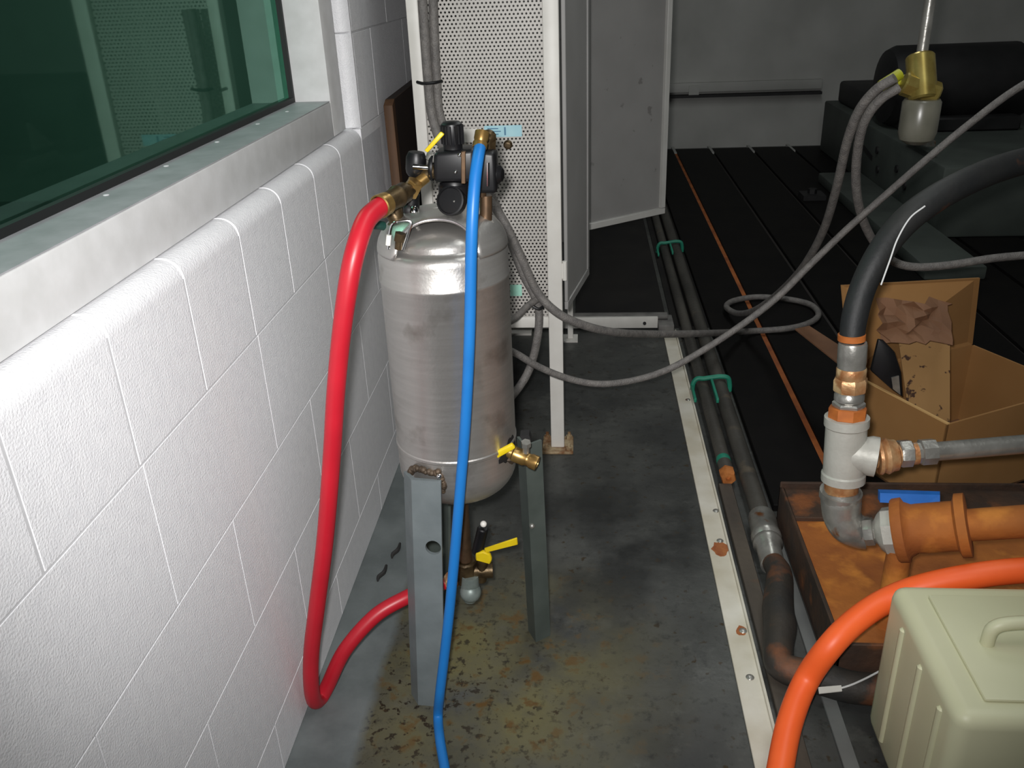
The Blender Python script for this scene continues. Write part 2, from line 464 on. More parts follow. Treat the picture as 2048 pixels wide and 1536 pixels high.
BM = {}
def lay(l, h, y, z, bull=None):
    k = (round(l, 3), round(h, 3), bull)
    if k not in BM: BM[k] = mesh('block', block_mesh(l, h, bull), M['block'], True, 15)
    o = bpy.data.objects.new('block', BM[k])
    COL.objects.link(o)
    o.parent = wall
    o.location = (WX, y, z)
JZ = [0.0, 0.105, 0.309, 0.508, 0.714, 0.902]
for c in range(5):
    z0, h = JZ[c], JZ[c+1] - JZ[c]
    if c == 4:                                         # half-length bullnosed sill blocks under the window
        for k in range(-5, 7): lay(0.1985, h, 0.8385 + 0.1985*k, z0, 'top')
        y = 0.8385 + 0.1985*7
        while y < 3.4: lay(0.397, h, y - 0.1985, z0); y += 0.397
        continue
    y = -0.35 + (0.0 if c % 2 else 0.188)
    y = 0.845 - 0.397*3 if c % 2 else 1.035 - 0.397*3
    while y < 3.4: lay(0.397, h, y, z0); y += 0.397
z = JZ[5]
for c in range(6):                                     # courses beside the window
    off = 0.1985 if c % 2 else 0.0
    lay(0.1985 + off, 0.2032, WY1 + 0.006, z, 'near')
    y = WY1 + 0.006 + 0.1985 + off
    while y < 3.4: lay(0.397, 0.2032, y, z); y += 0.397
    z += 0.2032

# control room behind the window
ctl = structure('wall_control_room', MB().box((-3.9, -1.2, 0), (-3.8, 5.4, 2.8)).box((-3.8, 5.3, 0), (-0.72, 5.4, 2.8)).box((-3.8, -1.2, 0), (-0.72, -1.1, 2.8)), M['control'])
structure('floor_control_room', MB().box((-3.9, -1.2, -0.1), (-0.72, 5.4, 0)), M['control_dark'])
structure('ceiling_control_room', MB().box((-3.9, -1.2, 2.8), (-0.72, 5.4, 2.9)), M['control_dark'])

# window
win = structure('window_1')
GX = -0.62
FX = -0.540
part('window_sill', MB().box((GX - 0.02, WY0, 0.905), (FX, 1.905, 0.978)).bevel(0.003), M['frame_white'], win)
part('sill_top', MB().box((GX, WY0, 0.9781), (FX - 0.0015, 1.9045, 0.9795)), M['sill_shaded'], win, 'scuffed sill surface with its shade put into the grey')
part('window_frame', MB().box((GX - 0.02, 1.906, 0.905), (FX, 2.004, WZ1)).bevel(0.003), M['frame_white'], win)
part('frame_head', MB().box((GX - 0.02, WY0, WZ1 - 0.05), (FX, 1.905, WZ1)), M['frame_white'], win)
part('pane', MB().box((GX - 0.012, WY0, 0.98), (GX - 0.006, 1.905, WZ1 - 0.05)), M['glass'], win)
part('gasket', MB().box((GX - 0.006, WY0, 0.978), (GX + 0.004, 1.905, 0.990)).box((GX - 0.006, 1.895, 0.990), (GX + 0.004, 1.905, WZ1 - 0.05)), M['gasket'], win)
for p in ((-0.6014,1.0571,0.98), (-0.6028,1.2356,0.98), (-0.602,1.4277,0.98), (-0.5893,1.7615,0.98), (-0.5967,1.6095,0.98)):
    part('screw', MB().sphere(p, 0.0042, 12, 6, 0.3), M['screw'], win)

# strut rail on the back wall
st = thing('strut_rail', (1.1, 6.53, 0.39), 'grey horizontal strut channel fixed along the far white wall', 'rail')
part('channel', MB().box((-0.6, 6.515, 0.392), (1.63, 6.55, 0.455)).bevel(0.004), M['backwall'], st)
part('shadow_bar', MB().box((-0.6, 6.49, 0.358), (1.63, 6.55, 0.376)), M['machine_dark'], st, 'dark bar drawn as the shadow line under the channel')  # dark bar models the shadow below the channel
part('bracket', MB().box((0.72, 6.505, 0.36), (0.79, 6.516, 0.44)), M['backwall'], st)

# ------------------------------------------------------------------ black T-slot test bed
bed = thing('slotted_test_bed', (1.5, 4.2, 0), 'black cast-iron test bed with long T-slots across the dark floor', 'test bed')
sl = [0.452, 0.626, 0.883, 1.160, 1.436, 1.712, 1.99]
BZ = 0.02
for i in range(len(sl) - 1):
    a = sl[i] + (0.010 if i else 0); b = sl[i+1] - 0.010
    y0 = 1.84 if i < 3 else 1.84
    part('bed_plate', MB().box((a, y0, 0), (b, 6.42, BZ)).bevel(0.0025, 1), M['bed'], bed, smooth=False)
part('slot_bar', MB().box((0.617, 1.84, 0.0005), (0.635, 6.3, 0.012)), M['slot_rust'], bed, 'rusty orange strip in the first slot', False)
for k, s_ in enumerate(sl[2:6]):
    part('slot_bar', MB().box((s_ - 0.0095, 1.84, 0.0005), (s_ + 0.0095, 6.30, 0.004)), M['slot_dark'], bed, None, False)
for s_ in sl[1:5]:
    part('slot_end', MB().box((s_ - 0.0095, 6.31, 0.0005), (s_ + 0.0095, 6.54, 0.016)), M['backwall'], bed, 'pale end of the slot', False)

fp = single('floor_plate', MB().box((-0.04, 3.1, 0.0005), (0.30, 6.42, 0.010)).box((0.318, 3.05, 0.0005), (0.45, 6.42, 0.006)), M['matblack'],
            'black steel floor plate behind the white threshold rail', 'plate')

# white edging angle and threshold rail
stp = thing('edging_angle', (0.307, 1.5, 0), 'long worn white-painted steel edging strip with rust spots beside the pipes', 'edging')
o = part('flange', MB().box((0.2785, -0.8, 0), (0.3260, 3.0, 0.006)).bevel(0.001, 1), M['strip'], stp)
part('upstand', MB().box((0.3215, -0.8, 0.006), (0.3260, 3.0, 0.013)), M['strip'], stp)
for p in ((0.3042,1.2745,0.006), (0.3116,1.4021,0.006), (0.3151,1.8314,0.006), (0.3078,1.7071,0.006), (0.3108,2.4399,0.006)):
    part('screw', MB().sphere((p[0], p[1], 0.007), 0.008, 14, 6, 0.3), M['galv'], stp)
for p, r in (((0.3047,1.6758,0.0062), 0.020), ((0.3086,1.4018,0.0062), 0.011)):
    rnd = random.Random(int(r*1000))
    part('rust_stain', MB().prism([(p[0] + r*(0.75+0.35*rnd.random())*math.cos(a), p[1] + 1.5*r*(0.75+0.35*rnd.random())*math.sin(a), 0.0061) for a in [2*PI*i/14 for i in range(14)]], (0, 0, 0.0005)), M['stain'], stp, 'orange rust stain')
rl_ = thing('threshold_rail', (0.1, 3.06, 0), 'low white steel threshold rail lying across the floor below the grey doors', 'rail')
part('rail_web', MB().box((-0.34, 3.03, 0.008), (0.262, 3.045, 0.05)).bevel(0.002), M['rail'], rl_)
part('rail_top', MB().box((-0.34, 3.045, 0.038), (0.30, 3.085, 0.05)).bevel(0.002), M['rail_top'], rl_, 'scuffed dark top flange')
part('rail_foot', MB().box((-0.34, 2.985, 0), (-0.20, 3.06, 0.008)), M['rail'], rl_)
part('corner_plate', MB().box((0.262, 2.99, 0.0), (0.318, 3.1, 0.034)).bevel(0.003), M['rail_top'], rl_)
part('bolt', MB().cyl((0.2137,3.031,0.0279), ((0.2137,3.031,0.0279)[0], 3.024, (0.2137,3.031,0.0279)[2]), 0.006, seg=10), M['machine_dark'], rl_)

# ------------------------------------------------------------------ pipes in the trench beside the strip
PZ = 0.022
pipe1 = thing('trench_pipe', (0.365, 2.6, 0), 'black pipe in the trench ending in a rusty orange cap', 'pipe')
part('pipe_body', MB().cyl((0.362, 5.6, PZ), (0.362, 1.99, PZ), 0.0185, seg=20), M['pipe_dark'], pipe1)
part('end_cap', MB().lathe((0.362, 1.99, PZ), (0, -1, 0), [(0.0185, 0), (0.021, 0.0), (0.021, 0.03), (0.018, 0.036), (0.008, 0.036), (0.007, 0.025), (0, 0.025)], 6), M['cap_orange'], pipe1, 'orange rusted hexagonal cap')
part('marking', MB().lathe((0.362, 2.055, PZ), (0, -1, 0), [(0.0187, 0), (0.0192, 0.002), (0.0192, 0.02), (0.0187, 0.022)], 20), M['teal'], pipe1, 'teal paint ring')
pipe2 = thing('trench_pipe', (0.413, 2.6, 0), 'dirty black pipe in the trench joined to a galvanised coupling', 'pipe')
part('pipe_body', MB().cyl((0.413, 5.6, 0.024), (0.413, 1.77, 0.024), 0.0225, seg=20), M['pipe_dark'], pipe2)
part('coupling', MB().lathe((0.413, 1.782, 0.026), (-0.05, -1, 0), [(0.022, 0), (0.030, 0.002), (0.032, 0.01), (0.032, 0.075), (0.034, 0.08), (0.034, 0.092), (0.030, 0.1), (0.033, 0.106), (0.033, 0.118), (0.027, 0.126), (0.026, 0.19), (0.02, 0.194)], 24), M['galv'], pipe2, 'silvery galvanised hose coupling')
cov = single('trench_cover', MB().box((0.336, -0.8, 0), (0.370, 1.95, 0.012)).bevel(0.0015, 1), M['cover'], 'narrow dirty brown cover plate beside the white edging strip', 'plate')
gs = single('floor_bar', MB().box((0.424, -0.8, 0), (0.450, 1.80, 0.005)).bevel(0.001, 1), M['greystrip'], 'flat grey steel bar on the floor beside the rusty pan', 'bar')
for nm, y, lab in (('pipe_clamp', 2.50, 'teal painted clamp strapping the two trench pipes, nearer the camera'), ('pipe_clamp', 3.98, 'teal painted clamp strapping the two trench pipes, farther away near the doors')):
    t = thing(nm, (0.388, y, 0), lab, 'clamp')
    part('strap', MB().tube([(0.330, y, 0.006), (0.332, y, 0.034), (0.343, y, 0.050), (0.362, y, 0.0505), (0.385, y, 0.054), (0.413, y, 0.0575), (0.436, y, 0.053), (0.443, y, 0.03), (0.444, y, 0.008)], 0.0075, 8), M['teal'], t)
    part('stem', MB().box((0.382, y - 0.15, 0.040), (0.390, y, 0.054)).bevel(0.002), M['teal'], t)
    part('foot', MB().box((0.324, y - 0.10, 0.017), (0.332, y + 0.005, 0.030)).bevel(0.002), M['teal'], t)

# rubber hose from the coupling
hose_black = single('suction_hose', MB().tube([(0.4035, 1.592, 0.034), (0.4075, 1.545, 0.036), (0.3842,1.4382,0.037), (0.3765,1.3786,0.037), (0.3602,1.3143,0.038), (0.3606,1.2695,0.037), (0.425, 1.247, 0.034), (0.48, 1.230, 0.031), (0.56, 1.228, 0.031), (0.66, 1.228, 0.031)],
                   [0.0235, 0.027, 0.031, 0.032, 0.028, 0.027, 0.03, 0.029, 0.028, 0.028], 18, 6), M['rubber_rusty'], 'thick rust-stained black hose leaving the galvanised coupling', 'hose')

# rusty drip pan
pan = thing('drip_pan', (0.72, 1.55, 0), 'rusty orange steel drip pan on the floor under the pipe fittings', 'pan')
px0, px1, py0, py1 = 0.4525, 1.05, 1.268, 1.80
part('tray', MB().box((px0 + 0.008, py0 + 0.008, 0.0), (px1, py1 - 0.008, 0.088)), M['rust'], pan, None, False)
part('side_wall', MB().box((px0, py0, 0), (px0 + 0.008, py1, 0.10)).bevel(0.002, 1), M['rust_dark'], pan)
part('side_wall', MB().box((px0, py1 - 0.008, 0), (px1, py1, 0.112)).bevel(0.002, 1), M['rust_dark'], pan)
part('side_wall', MB().box((px0, py0, 0), (px1, py0 + 0.008, 0.096)).bevel(0.002, 1), M['rust_dark'], pan)
part('ledge', MB().box((px0 + 0.008, py1 - 0.13, 0.086), (px1, py1 - 0.008, 0.098)).bevel(0.002, 1), M['rust_dark'], pan, 'dark crusted ledge at the back')

# ------------------------------------------------------------------ guard cabinet
CY0, CY1 = 2.15, 2.93
CXL, CXR = -0.408, -0.062
CZ0, CZ1 = 0.362, 1.55
cab = thing('guard_cabinet', (-0.235, 2.54, 0), 'tall white guard cabinet of perforated sheet standing behind the steel tank', 'cabinet')
pw = 0.037
post = part('post', MB().box((-0.0975, CY0 - 0.012, 0.008), (-0.0975 + pw, CY0 + 0.026, CZ1)).bevel(0.003), M['white'], cab)
part('base_plate', MB().box((-0.122, 2.112, 0), (-0.036, 2.205, 0.008)).bevel(0.0015, 1), M['rustplate'], post, 'rusted square base plate')
for q in ((-0.110, 2.125), (-0.048, 2.125), (-0.110, 2.192), (-0.048, 2.192)):
    part('anchor_bolt', MB().cyl((q[0], q[1], 0.008), (q[0], q[1], 0.017), 0.009, seg=6).cyl((q[0], q[1], 0.017), (q[0], q[1], 0.027), 0.0045, seg=8), M['rustplate'], post)
part('post', MB().box((CXL, CY0 - 0.004, 0.008), (CXL + 0.028, CY0 + 0.026, CZ1)).bevel(0.003), M['white'], cab)
rp = part('post', MB().box((-0.066, 2.935, 0.006), (-0.046, 2.96, CZ1)).bevel(0.003), M['white'], cab)
part('base_plate', MB().box((-0.085, 2.915, 0), (-0.03, 2.98, 0.006)), M['rail'], rp)
rp2 = part('post', MB().box((CXL, 2.92, 0.006), (CXL + 0.028, 2.95, CZ1)).bevel(0.003), M['white'], cab)
part('base_plate', MB().box((CXL - 0.02, 2.90, 0), (CXL + 0.05, 2.97, 0.006)), M['rail'], rp2)
part('bottom_rail', MB().box((CXL + 0.028, CY0, CZ0), (-0.0975, CY0 + 0.025, CZ0 + 0.030)).bevel(0.002), M['white'], cab)
part('top_rail', MB().box((CXL + 0.028, CY0, CZ1 - 0.03), (-0.0975, CY0 + 0.025, CZ1)).bevel(0.002), M['white'], cab)
part('side_panel', MB().box((CXL + 0.006, CY0 + 0.026, CZ0), (CXL + 0.009, 2.92, CZ1)), M['door_grey'], cab)
part('back_panel', MB().box((CXL + 0.028, 2.935, CZ0), (-0.066, 2.938, CZ1)), M['door_grey'], cab)
part('bottom_panel', MB().box((CXL + 0.01, CY0 + 0.026, CZ0 + 0.002), (-0.066, 2.93, CZ0 + 0.005)), M['machine_dark'], cab, 'dark sheet floor of the cabinet')
part('top_panel', MB().box((CXL, CY0, CZ1), (CXR, 2.96, CZ1 + 0.004)), M['white'], cab)

def perforated(org, u, v, nu, nv, pu, pv, r, border=0.0):
    """sheet with staggered round holes: nu x nv cells of size pu x pv"""
    org, u, v = V(org), V(u).normalized(), V(v).normalized()
    mb = MB(); bm = mb.bm
    def P(a, b): return bm.verts.new(org + u*a + v*b)
    W = nu*pu
    for j in range(nv):
        b0 = j*pv; sh = 0.5*pu if j % 2 else 0.0
        n = nu - 1 if j % 2 else nu
        if sh:
            for a0, a1 in ((0, sh), (W - sh, W)):
                bm.faces.new([P(a0, b0), P(a1, b0), P(a1, b0 + pv), P(a0, b0 + pv)])
        for i in range(n):
            a0 = i*pu + sh; cx, cy = a0 + pu/2, b0 + pv/2
            o = [P(a0+pu, cy), P(a0+pu, b0+pv), P(a0, b0+pv), P(a0, cy), P(a0, b0), P(a0+pu, b0)]
            h = [P(cx + r*math.cos(k*PI/3), cy + r*math.sin(k*PI/3)) for k in range(6)]
            for k in range(6):
                l = (k+1) % 6
                bm.faces.new([o[k], o[l], h[l], h[k]])
    return mb
pp_ = part('perforated_sheet', perforated((CXL + 0.026, CY0 + 0.008, CZ0 + 0.029), (1, 0, 0), (0, 0, 1), 30, 136, 0.00953, 0.0084, 0.0027), M['perf'], cab, None, False)
md = pp_.modifiers.new('thickness', 'SOLIDIFY'); md.thickness = 0.0012
# lock knob and stickers on the sheet
part('lock_knob', MB().lathe((-0.1874,2.157,0.8356), (0, -1, 0), [(0.0, 0), (0.011, 0), (0.011, 0.004), (0.0075, 0.007), (0.0075, 0.014), (0, 0.015)], 16), M['brass_old'], cab, 'small brass lock knob')
s0, s1 = (-0.2432,2.155,0.8808), (-0.1527,2.155,0.854)
sk = part('sticker', MB().box((s0[0], 2.1555, s1[2]), (s1[0], 2.1568, s0[2])), M['label'], cab, 'pale blue rectangular sticker', False)
for k in range(3):
    zz = s0[2] - (s0[2] - s1[2])*(0.25 + 0.25*k)
    part('print_line', MB().box((s0[0] + 0.008, 2.1549, zz - 0.0012), (s0[0] + 0.034 + 0.006*(k % 2), 2.1555, zz + 0.0012)), M['label_ink'], sk, None, False)
part('print_line', MB().box((s0[0] + 0.048, 2.1549, s1[2] + 0.004), (s0[0] + 0.052, 2.1555, s0[2] - 0.004)), M['label_ink'], sk, None, False)
s6, s7 = (-0.2944,2.155,0.8751), (-0.25,2.155,0.8434)
part('sticker', MB().box((s6[0], 2.1555, s7[2]), (s7[0], 2.1568, s6[2])), M['white'], cab, 'white sticker behind the regulator knob', False)
s2, s3 = (-0.196,2.155,0.4796), (-0.1659,2.155,0.4492)
part('sticker', MB().box((s2[0], 2.1555, s3[2]), (s3[0], 2.1568, s2[2])), M['label_g'], cab, 'small pale green sticker', False)

# side doors: one nearly shut, one swung open
def door(p, q, z0, z1, name_label, edge_far):
    p, q = V((p[0], p[1], 0)), V((q[0], q[1], 0)); d = (q - p); L_ = d.length; d.normalize(); n = V((d.y, -d.x, 0)) * 0.02
    def quad(a, b, za, zb): return [p + d*a + V((0,0,za)), p + d*b + V((0,0,za)), p + d*b + V((0,0,zb)), p + d*a + V((0,0,zb))]
    o = part('door', MB().hexa(quad(0.018, L_ - 0.018, z0 + 0.02, z1 - 0.02), n*0.35), M['door_grey'] if edge_far else M['door_white'], cab, name_label, False)
    for a, b, za, zb in ((0, L_, z0, z0 + 0.022), (0, L_, z1 - 0.022, z1), (0, 0.02, z0 + 0.022, z1 - 0.022), (L_ - 0.02, L_, z0 + 0.022, z1 - 0.022)):
        part('door_frame', MB().hexa(quad(a, b, za, zb), n if edge_far else n*0.5).bevel(0.0015, 1), M['door_edge'] if edge_far else M['door_white'], o)
    return o
dA = door((-0.0567,2.1841,0.4), (0.0001,2.4749,0.4), 0.40, CZ1 - 0.01, 'grey door leaf standing almost shut', False)
dB = door((-0.035, 2.945), (0.2736,3.1775,0.4), 0.40, CZ1 - 0.01, 'grey door leaf swung wide open', True)
for y in (0.52, 1.28):
    part('hinge', MB().cyl((-0.054, CY0 - 0.006, y - 0.025), (-0.054, CY0 - 0.006, y + 0.025), 0.006, seg=12).box((-0.0615, CY0 - 0.010, y - 0.02), (-0.054, CY0 - 0.004, y + 0.02)), M['white'], dA)

# brown board leaning between wall and cabinet
bo = thing('leaning_board', (-0.47, 2.6, 0), 'dark brown wooden board standing on edge between the block wall and white cabinet', 'board')
b0, b1 = (-0.5,2.2621,0.9361), (-0.5,2.6318,0.9295)
part('board_face', MB().prism([(-0.500, 2.30, 0.004), (-0.500, 3.0, 0.004), (-0.500, 3.0, b1[2] + 0.02), (-0.500, b0[1], b0[2])], (0.022, 0, 0)).bevel(0.001, 1), M['wood_face'], bo)
part('edge_strip', MB().prism([(-0.5005, 2.300, 0.004), (-0.5005, 2.268, 0.004), (-0.5005, b0[1] - 0.03, b0[2] - 0.012), (-0.5005, b0[1], b0[2])], (0.023, 0, 0)).bevel(0.001, 1), M['wood'], bo, 'lighter brown edge of the board')

# ------------------------------------------------------------------ stainless pressure tank
TX, TY, TR = -0.2265, 1.34, 0.1035
tank = thing('pressure_tank', (TX, TY, 0), 'brushed stainless pressure tank standing on grey angle-iron legs by the block wall', 'tank')
prof = [(0, 0.372), (0.02, 0.372)]
for i in range(1, 13):
    a = PI/2*i/12
    prof.append((TR*math.sin(a)**0.68 if i < 12 else TR, 0.438 - 0.064*math.cos(a)))
prof += [(TR, 0.481), (TR + 0.0016, 0.483), (TR + 0.0016, 0.487), (TR, 0.489), (TR, 0.776), (TR + 0.0014, 0.778), (TR + 0.0014, 0.782), (TR, 0.784), (TR - 0.0002, 0.826)]
prof_body = prof[:-1] + [(TR, 0.818), (TR - 0.0015, 0.825), (TR - 0.005, 0.8305), (TR - 0.010, 0.833), (TR - 0.014, 0.8345), (TR - 0.016, 0.837), (TR - 0.0175, 0.843),
                         (TR - 0.022, 0.8495), (TR - 0.030, 0.855), (TR - 0.042, 0.860), (TR - 0.060, 0.864), (TR - 0.082, 0.866), (0, 0.8665)]
part('shell', MB().lathe((TX, TY, 0), (0, 0, 1), prof_body, 72), M['steel'], tank)
# outer cap with an arched opening to the front
cap = MB(); bm = cap.bm
NS, NR = 96, 26
grid = []
for j in range(NR + 1):
    a = PI/2*j/NR
    rr = max(TR*max(math.cos(a), 0.0)**0.72, 0.0008); hh = 0.826 + 0.060*math.sin(a)
    grid.append([(TX + rr*math.cos(2*PI*i/NS), TY + rr*math.sin(2*PI*i/NS), hh) for i in range(NS)])
def opened(p):
    x, y = p[0] - TX - 0.004, p[1] - TY
    return (x/0.070)**2 + ((y + 0.112)/0.060)**2 < 1
vmap = {}
def vv(j, i):
    k = (j, i % NS)
    if k not in vmap: vmap[k] = bm.verts.new(grid[j][i % NS])
    return vmap[k]
for j in range(NR):
    for i in range(NS):
        q = [(j, i), (j, i+1), (j+1, i+1), (j+1, i)]
        if any(opened(grid[a][b % NS]) for a, b in q): continue
        try: bm.faces.new([vv(a, b) for a, b in q])
        except ValueError: pass
# pull the ragged border onto the arch so that its edge runs smooth
for (j, i), v_ in vmap.items():
    if any(len(e.link_faces) == 1 for e in v_.link_edges) and 0 < j < NR:
        x, y = v_.co.x - TX - 0.004, v_.co.y - TY
        s_ = math.sqrt((x/0.070)**2 + ((y + 0.112)/0.060)**2)
        if 0.9 < s_ < 1.35:
            nx, ny = x/s_, (y + 0.112)/s_ - 0.112
            rr = math.hypot(nx + 0.004, ny)
            if rr < TR:
                c_ = (rr/TR)**(1/0.72); hh = 0.826 + 0.060*math.sqrt(max(0, 1 - c_*c_))
                v_.co = (TX + 0.004 + nx, TY + ny, hh)
cp = part('cap', cap, M['steel'], tank)
md = cp.modifiers.new('thickness', 'SOLIDIFY'); md.thickness = 0.0035; md.offset = -1
arch = []
for i in range(0, 41):
    t = PI*(0.03 + 0.94*i/40)
    x, y = 0.070*math.cos(t) + 0.004, 0.060*math.sin(t) - 0.112
    rr = math.hypot(x, y)
    if rr < TR - 0.0005:
        c_ = (rr/TR)**(1/0.72)
        arch.append((TX + x, TY + y, 0.826 + 0.060*math.sqrt(max(0, 1 - c_*c_))))
part('rim_edge', MB().tube(arch, 0.0016, 8, 3), M['steel_bright'], tank, 'bright rolled edge of the arched opening')
# legs: angle irons
def angle_leg(top, foot, tdir, w1, w2, t=0.005):
    """flange w1 along tdir, second flange w2 inward from its left end"""
    top, foot = V(top), V(foot); td = V(tdir).normalized(); inn = V((TX, TY, 0)) - V((top.x, top.y, 0)); inn = (inn - td*inn.dot(td)).normalized()
    def L(c): return [c - td*w1/2, c + td*w1/2, c + td*w1/2 + inn*t, c - td*(w1/2 - t) + inn*t, c - td*(w1/2 - t) + inn*w2, c - td*w1/2 + inn*w2]
    a, b = L(foot), L(top); n = 6
    return MB().poly(a + b, [tuple(range(n))[::-1], tuple(range(n, 2*n))] + [(i, (i+1) % n, n+(i+1) % n, n+i) for i in range(n)])
def vee_leg(top, foot, d1, w1, d2, w2, t=0.005):
    """angle iron with its ridge along top-foot and flanges w1, w2 along d1, d2"""
    a1, a2 = V(d1).normalized(), V(d2).normalized(); n1 = V((a1.y, -a1.x, 0)); n1 = n1 if n1.dot(a2) > 0 else -n1
    n2 = V((a2.y, -a2.x, 0)); n2 = n2 if n2.dot(a1) > 0 else -n2
    def L(c, cut=0.0): return [c, c + a1*w1, c + a1*w1 + n1*t, c + n1*t + n2*t, c + a2*w2 + n2*t, c + a2*w2]
    a, b = L(V(foot)), L(V(top)); n = 6
    return MB().poly(a + b, [tuple(range(n))[::-1], tuple(range(n, 2*n))] + [(i, (i+1) % n, n+(i+1) % n, n+i) for i in range(n)])
l1t, l1f = V((-0.262, 1.222, 0.462)), V((-0.283, 1.186, 0))
lm = vee_leg((-0.288, 1.224, 0.462), (-0.309, 1.189, 0), (-0.55, 0.83, 0), 0.032, (1, -0.08, 0), 0.050)
cut_c = V((-0.2589,1.2095,0.3357))
leg1 = part('leg', lm, M['leg'], tank, 'grey angle-iron leg facing the camera, with a round bolt hole', False)
cutter = bpy.data.objects.new('cutter', mesh('cutter', MB().cyl(cut_c + V((0, -0.02, 0)), cut_c + V((0, 0.012, 0)), 0.0135, seg=28), M['leg'], False))
COL.objects.link(cutter)
bo_ = leg1.modifiers.new('hole', 'BOOLEAN'); bo_.operation = 'DIFFERENCE'; bo_.object = cutter; bo_.solver = 'EXACT'
bpy.context.view_layer.update()
me_ = bpy.data.meshes.new_from_object(leg1.evaluated_get(bpy.context.evaluated_depsgraph_get()))
leg1.modifiers.clear(); leg1.data = me_
bpy.data.objects.remove(cutter)
leg2 = part('leg', vee_leg((-0.108, 1.352, 0.455), (-0.101, 1.362, 0), (-0.45, 0.9, 0), 0.038, (0.8, 0.6, 0), 0.036), M['leg_shaded'], tank, 'green-grey leg at the right, coloured darker as weakly lit', False)
part('bolt', MB().sphere((-0.1005,1.357,0.2823), 0.005, 10, 6), M['galv'], leg2)
part('leg', angle_leg((-0.29, 1.436, 0.455), (-0.325, 1.475, 0), (-0.8, -0.5, 0), 0.045, 0.04), M['leg_shaded'], tank)
# burnt welds at the leg tops: overlapping little beads hugging the joint
wr = random.Random(11)
for pts in ([(-0.296, 1.254, 0.436), (-0.294, 1.252, 0.462), (-0.284, 1.246, 0.470), (-0.268, 1.241, 0.470), (-0.250, 1.237, 0.468)], [(-0.243, 1.236, 0.470), (-0.238, 1.236, 0.452), (-0.238, 1.237, 0.432)], [(-0.131, 1.355, 0.47), (-0.126, 1.345, 0.452), (-0.125, 1.347, 0.43)]):
    wm = MB()
    for p in spline(pts, 5):
        wm.sphere(p + V((wr.uniform(-1, 1), wr.uniform(-1, 1), wr.uniform(-1, 1)))*0.0018, 0.0045 + 0.002*wr.random(), 8, 5)
    part('weld_bead', wm, M['weld'], tank, 'dark burnt weld')
part('weld_bead', MB().sphere((-0.2418,1.228,0.4667), 0.0048, 12, 8), M['chrome'], tank, 'shiny weld blob')
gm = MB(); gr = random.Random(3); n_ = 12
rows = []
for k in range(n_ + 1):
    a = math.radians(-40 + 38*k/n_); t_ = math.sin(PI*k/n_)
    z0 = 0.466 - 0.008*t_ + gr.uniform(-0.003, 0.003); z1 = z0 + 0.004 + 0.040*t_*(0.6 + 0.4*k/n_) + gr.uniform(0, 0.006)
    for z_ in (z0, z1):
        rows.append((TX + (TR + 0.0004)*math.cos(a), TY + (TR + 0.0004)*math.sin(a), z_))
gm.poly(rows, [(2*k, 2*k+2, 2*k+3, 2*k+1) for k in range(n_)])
part('dark_patch', gm, M['machine_dark'], tank, 'black ragged patch')  # thin black patch with a ragged outline on the shell
# drain stack under the tank
part('drain_pipe', MB().lathe((TX, TY, 0.378), (0, 0, -1), [(0, 0), (0.019, 0), (0.019, 0.02), (0.0125, 0.024), (0.0125, 0.162), (0.0, 0.162)], 20), M['bronze'], tank, 'brown drain pipe under the tank')

# drain valve assembly
dv = thing('drain_valve', (-0.215, 1.33, 0.12), 'brass drain valve with yellow levers hanging under the tank', 'valve')
part('tee_body', MB().cyl((TX, TY, 0.215), (TX, TY, 0.165), 0.021, seg=8, bev=0.003).cyl((TX, TY, 0.19), (TX + 0.05, TY + 0.004, 0.19), 0.015, seg=16), M['brass_old'], dv)
part('elbow', MB().tube([(-0.2187,1.33,0.1884), (-0.2206,1.33,0.1555), (-0.2222,1.33,0.1293)], [0.0165, 0.018, 0.012], 16, 6).sphere((-0.2194,1.326,0.1516), 0.0205, 18, 10), M['plug'], dv, 'round silvery plug at the bottom')
part('outlet_nipple', MB().cyl((-0.1999,1.34,0.1694), (-0.1931,1.34,0.2275), 0.011, seg=14), M['brass_old'], dv)
lv = part('lever', MB().hexa([(-0.1869,1.315,0.2594), (-0.1254,1.315,0.2847), (-0.1241,1.315,0.2694), (-0.1837,1.315,0.2505)], (0, 0.004, 0)).bevel(0.0012, 1), M['yellow'], dv, 'long yellow lever')
part('butterfly', MB().prism([(-0.2028,1.312,0.2502), (-0.1887,1.312,0.2549), (-0.1761,1.312,0.2484), (-0.173,1.312,0.2373), (-0.1772,1.312,0.2259), (-0.19,1.312,0.2302), (-0.2037,1.312,0.2344)], (0, 0.01, 0)).bevel(0.002, 1), M['yellow'], dv, 'short yellow butterfly handle')
part('black_grip', MB().cyl((-0.2019,1.325,0.2429), (-0.1878,1.325,0.2987), 0.0105, seg=14, bev=0.002), M['black'], dv, 'black grip')
part('grip_tip', MB().sphere((-0.1865,1.325,0.3074), 0.0062, 12, 8), M['white'], dv, 'white tip')
part('nut', MB().cyl((-0.2671,1.33,0.1781), (-0.2446,1.335,0.1664), 0.014, seg=6, bev=0.002), M['galv_rust'], dv, 'coppery hose nut')

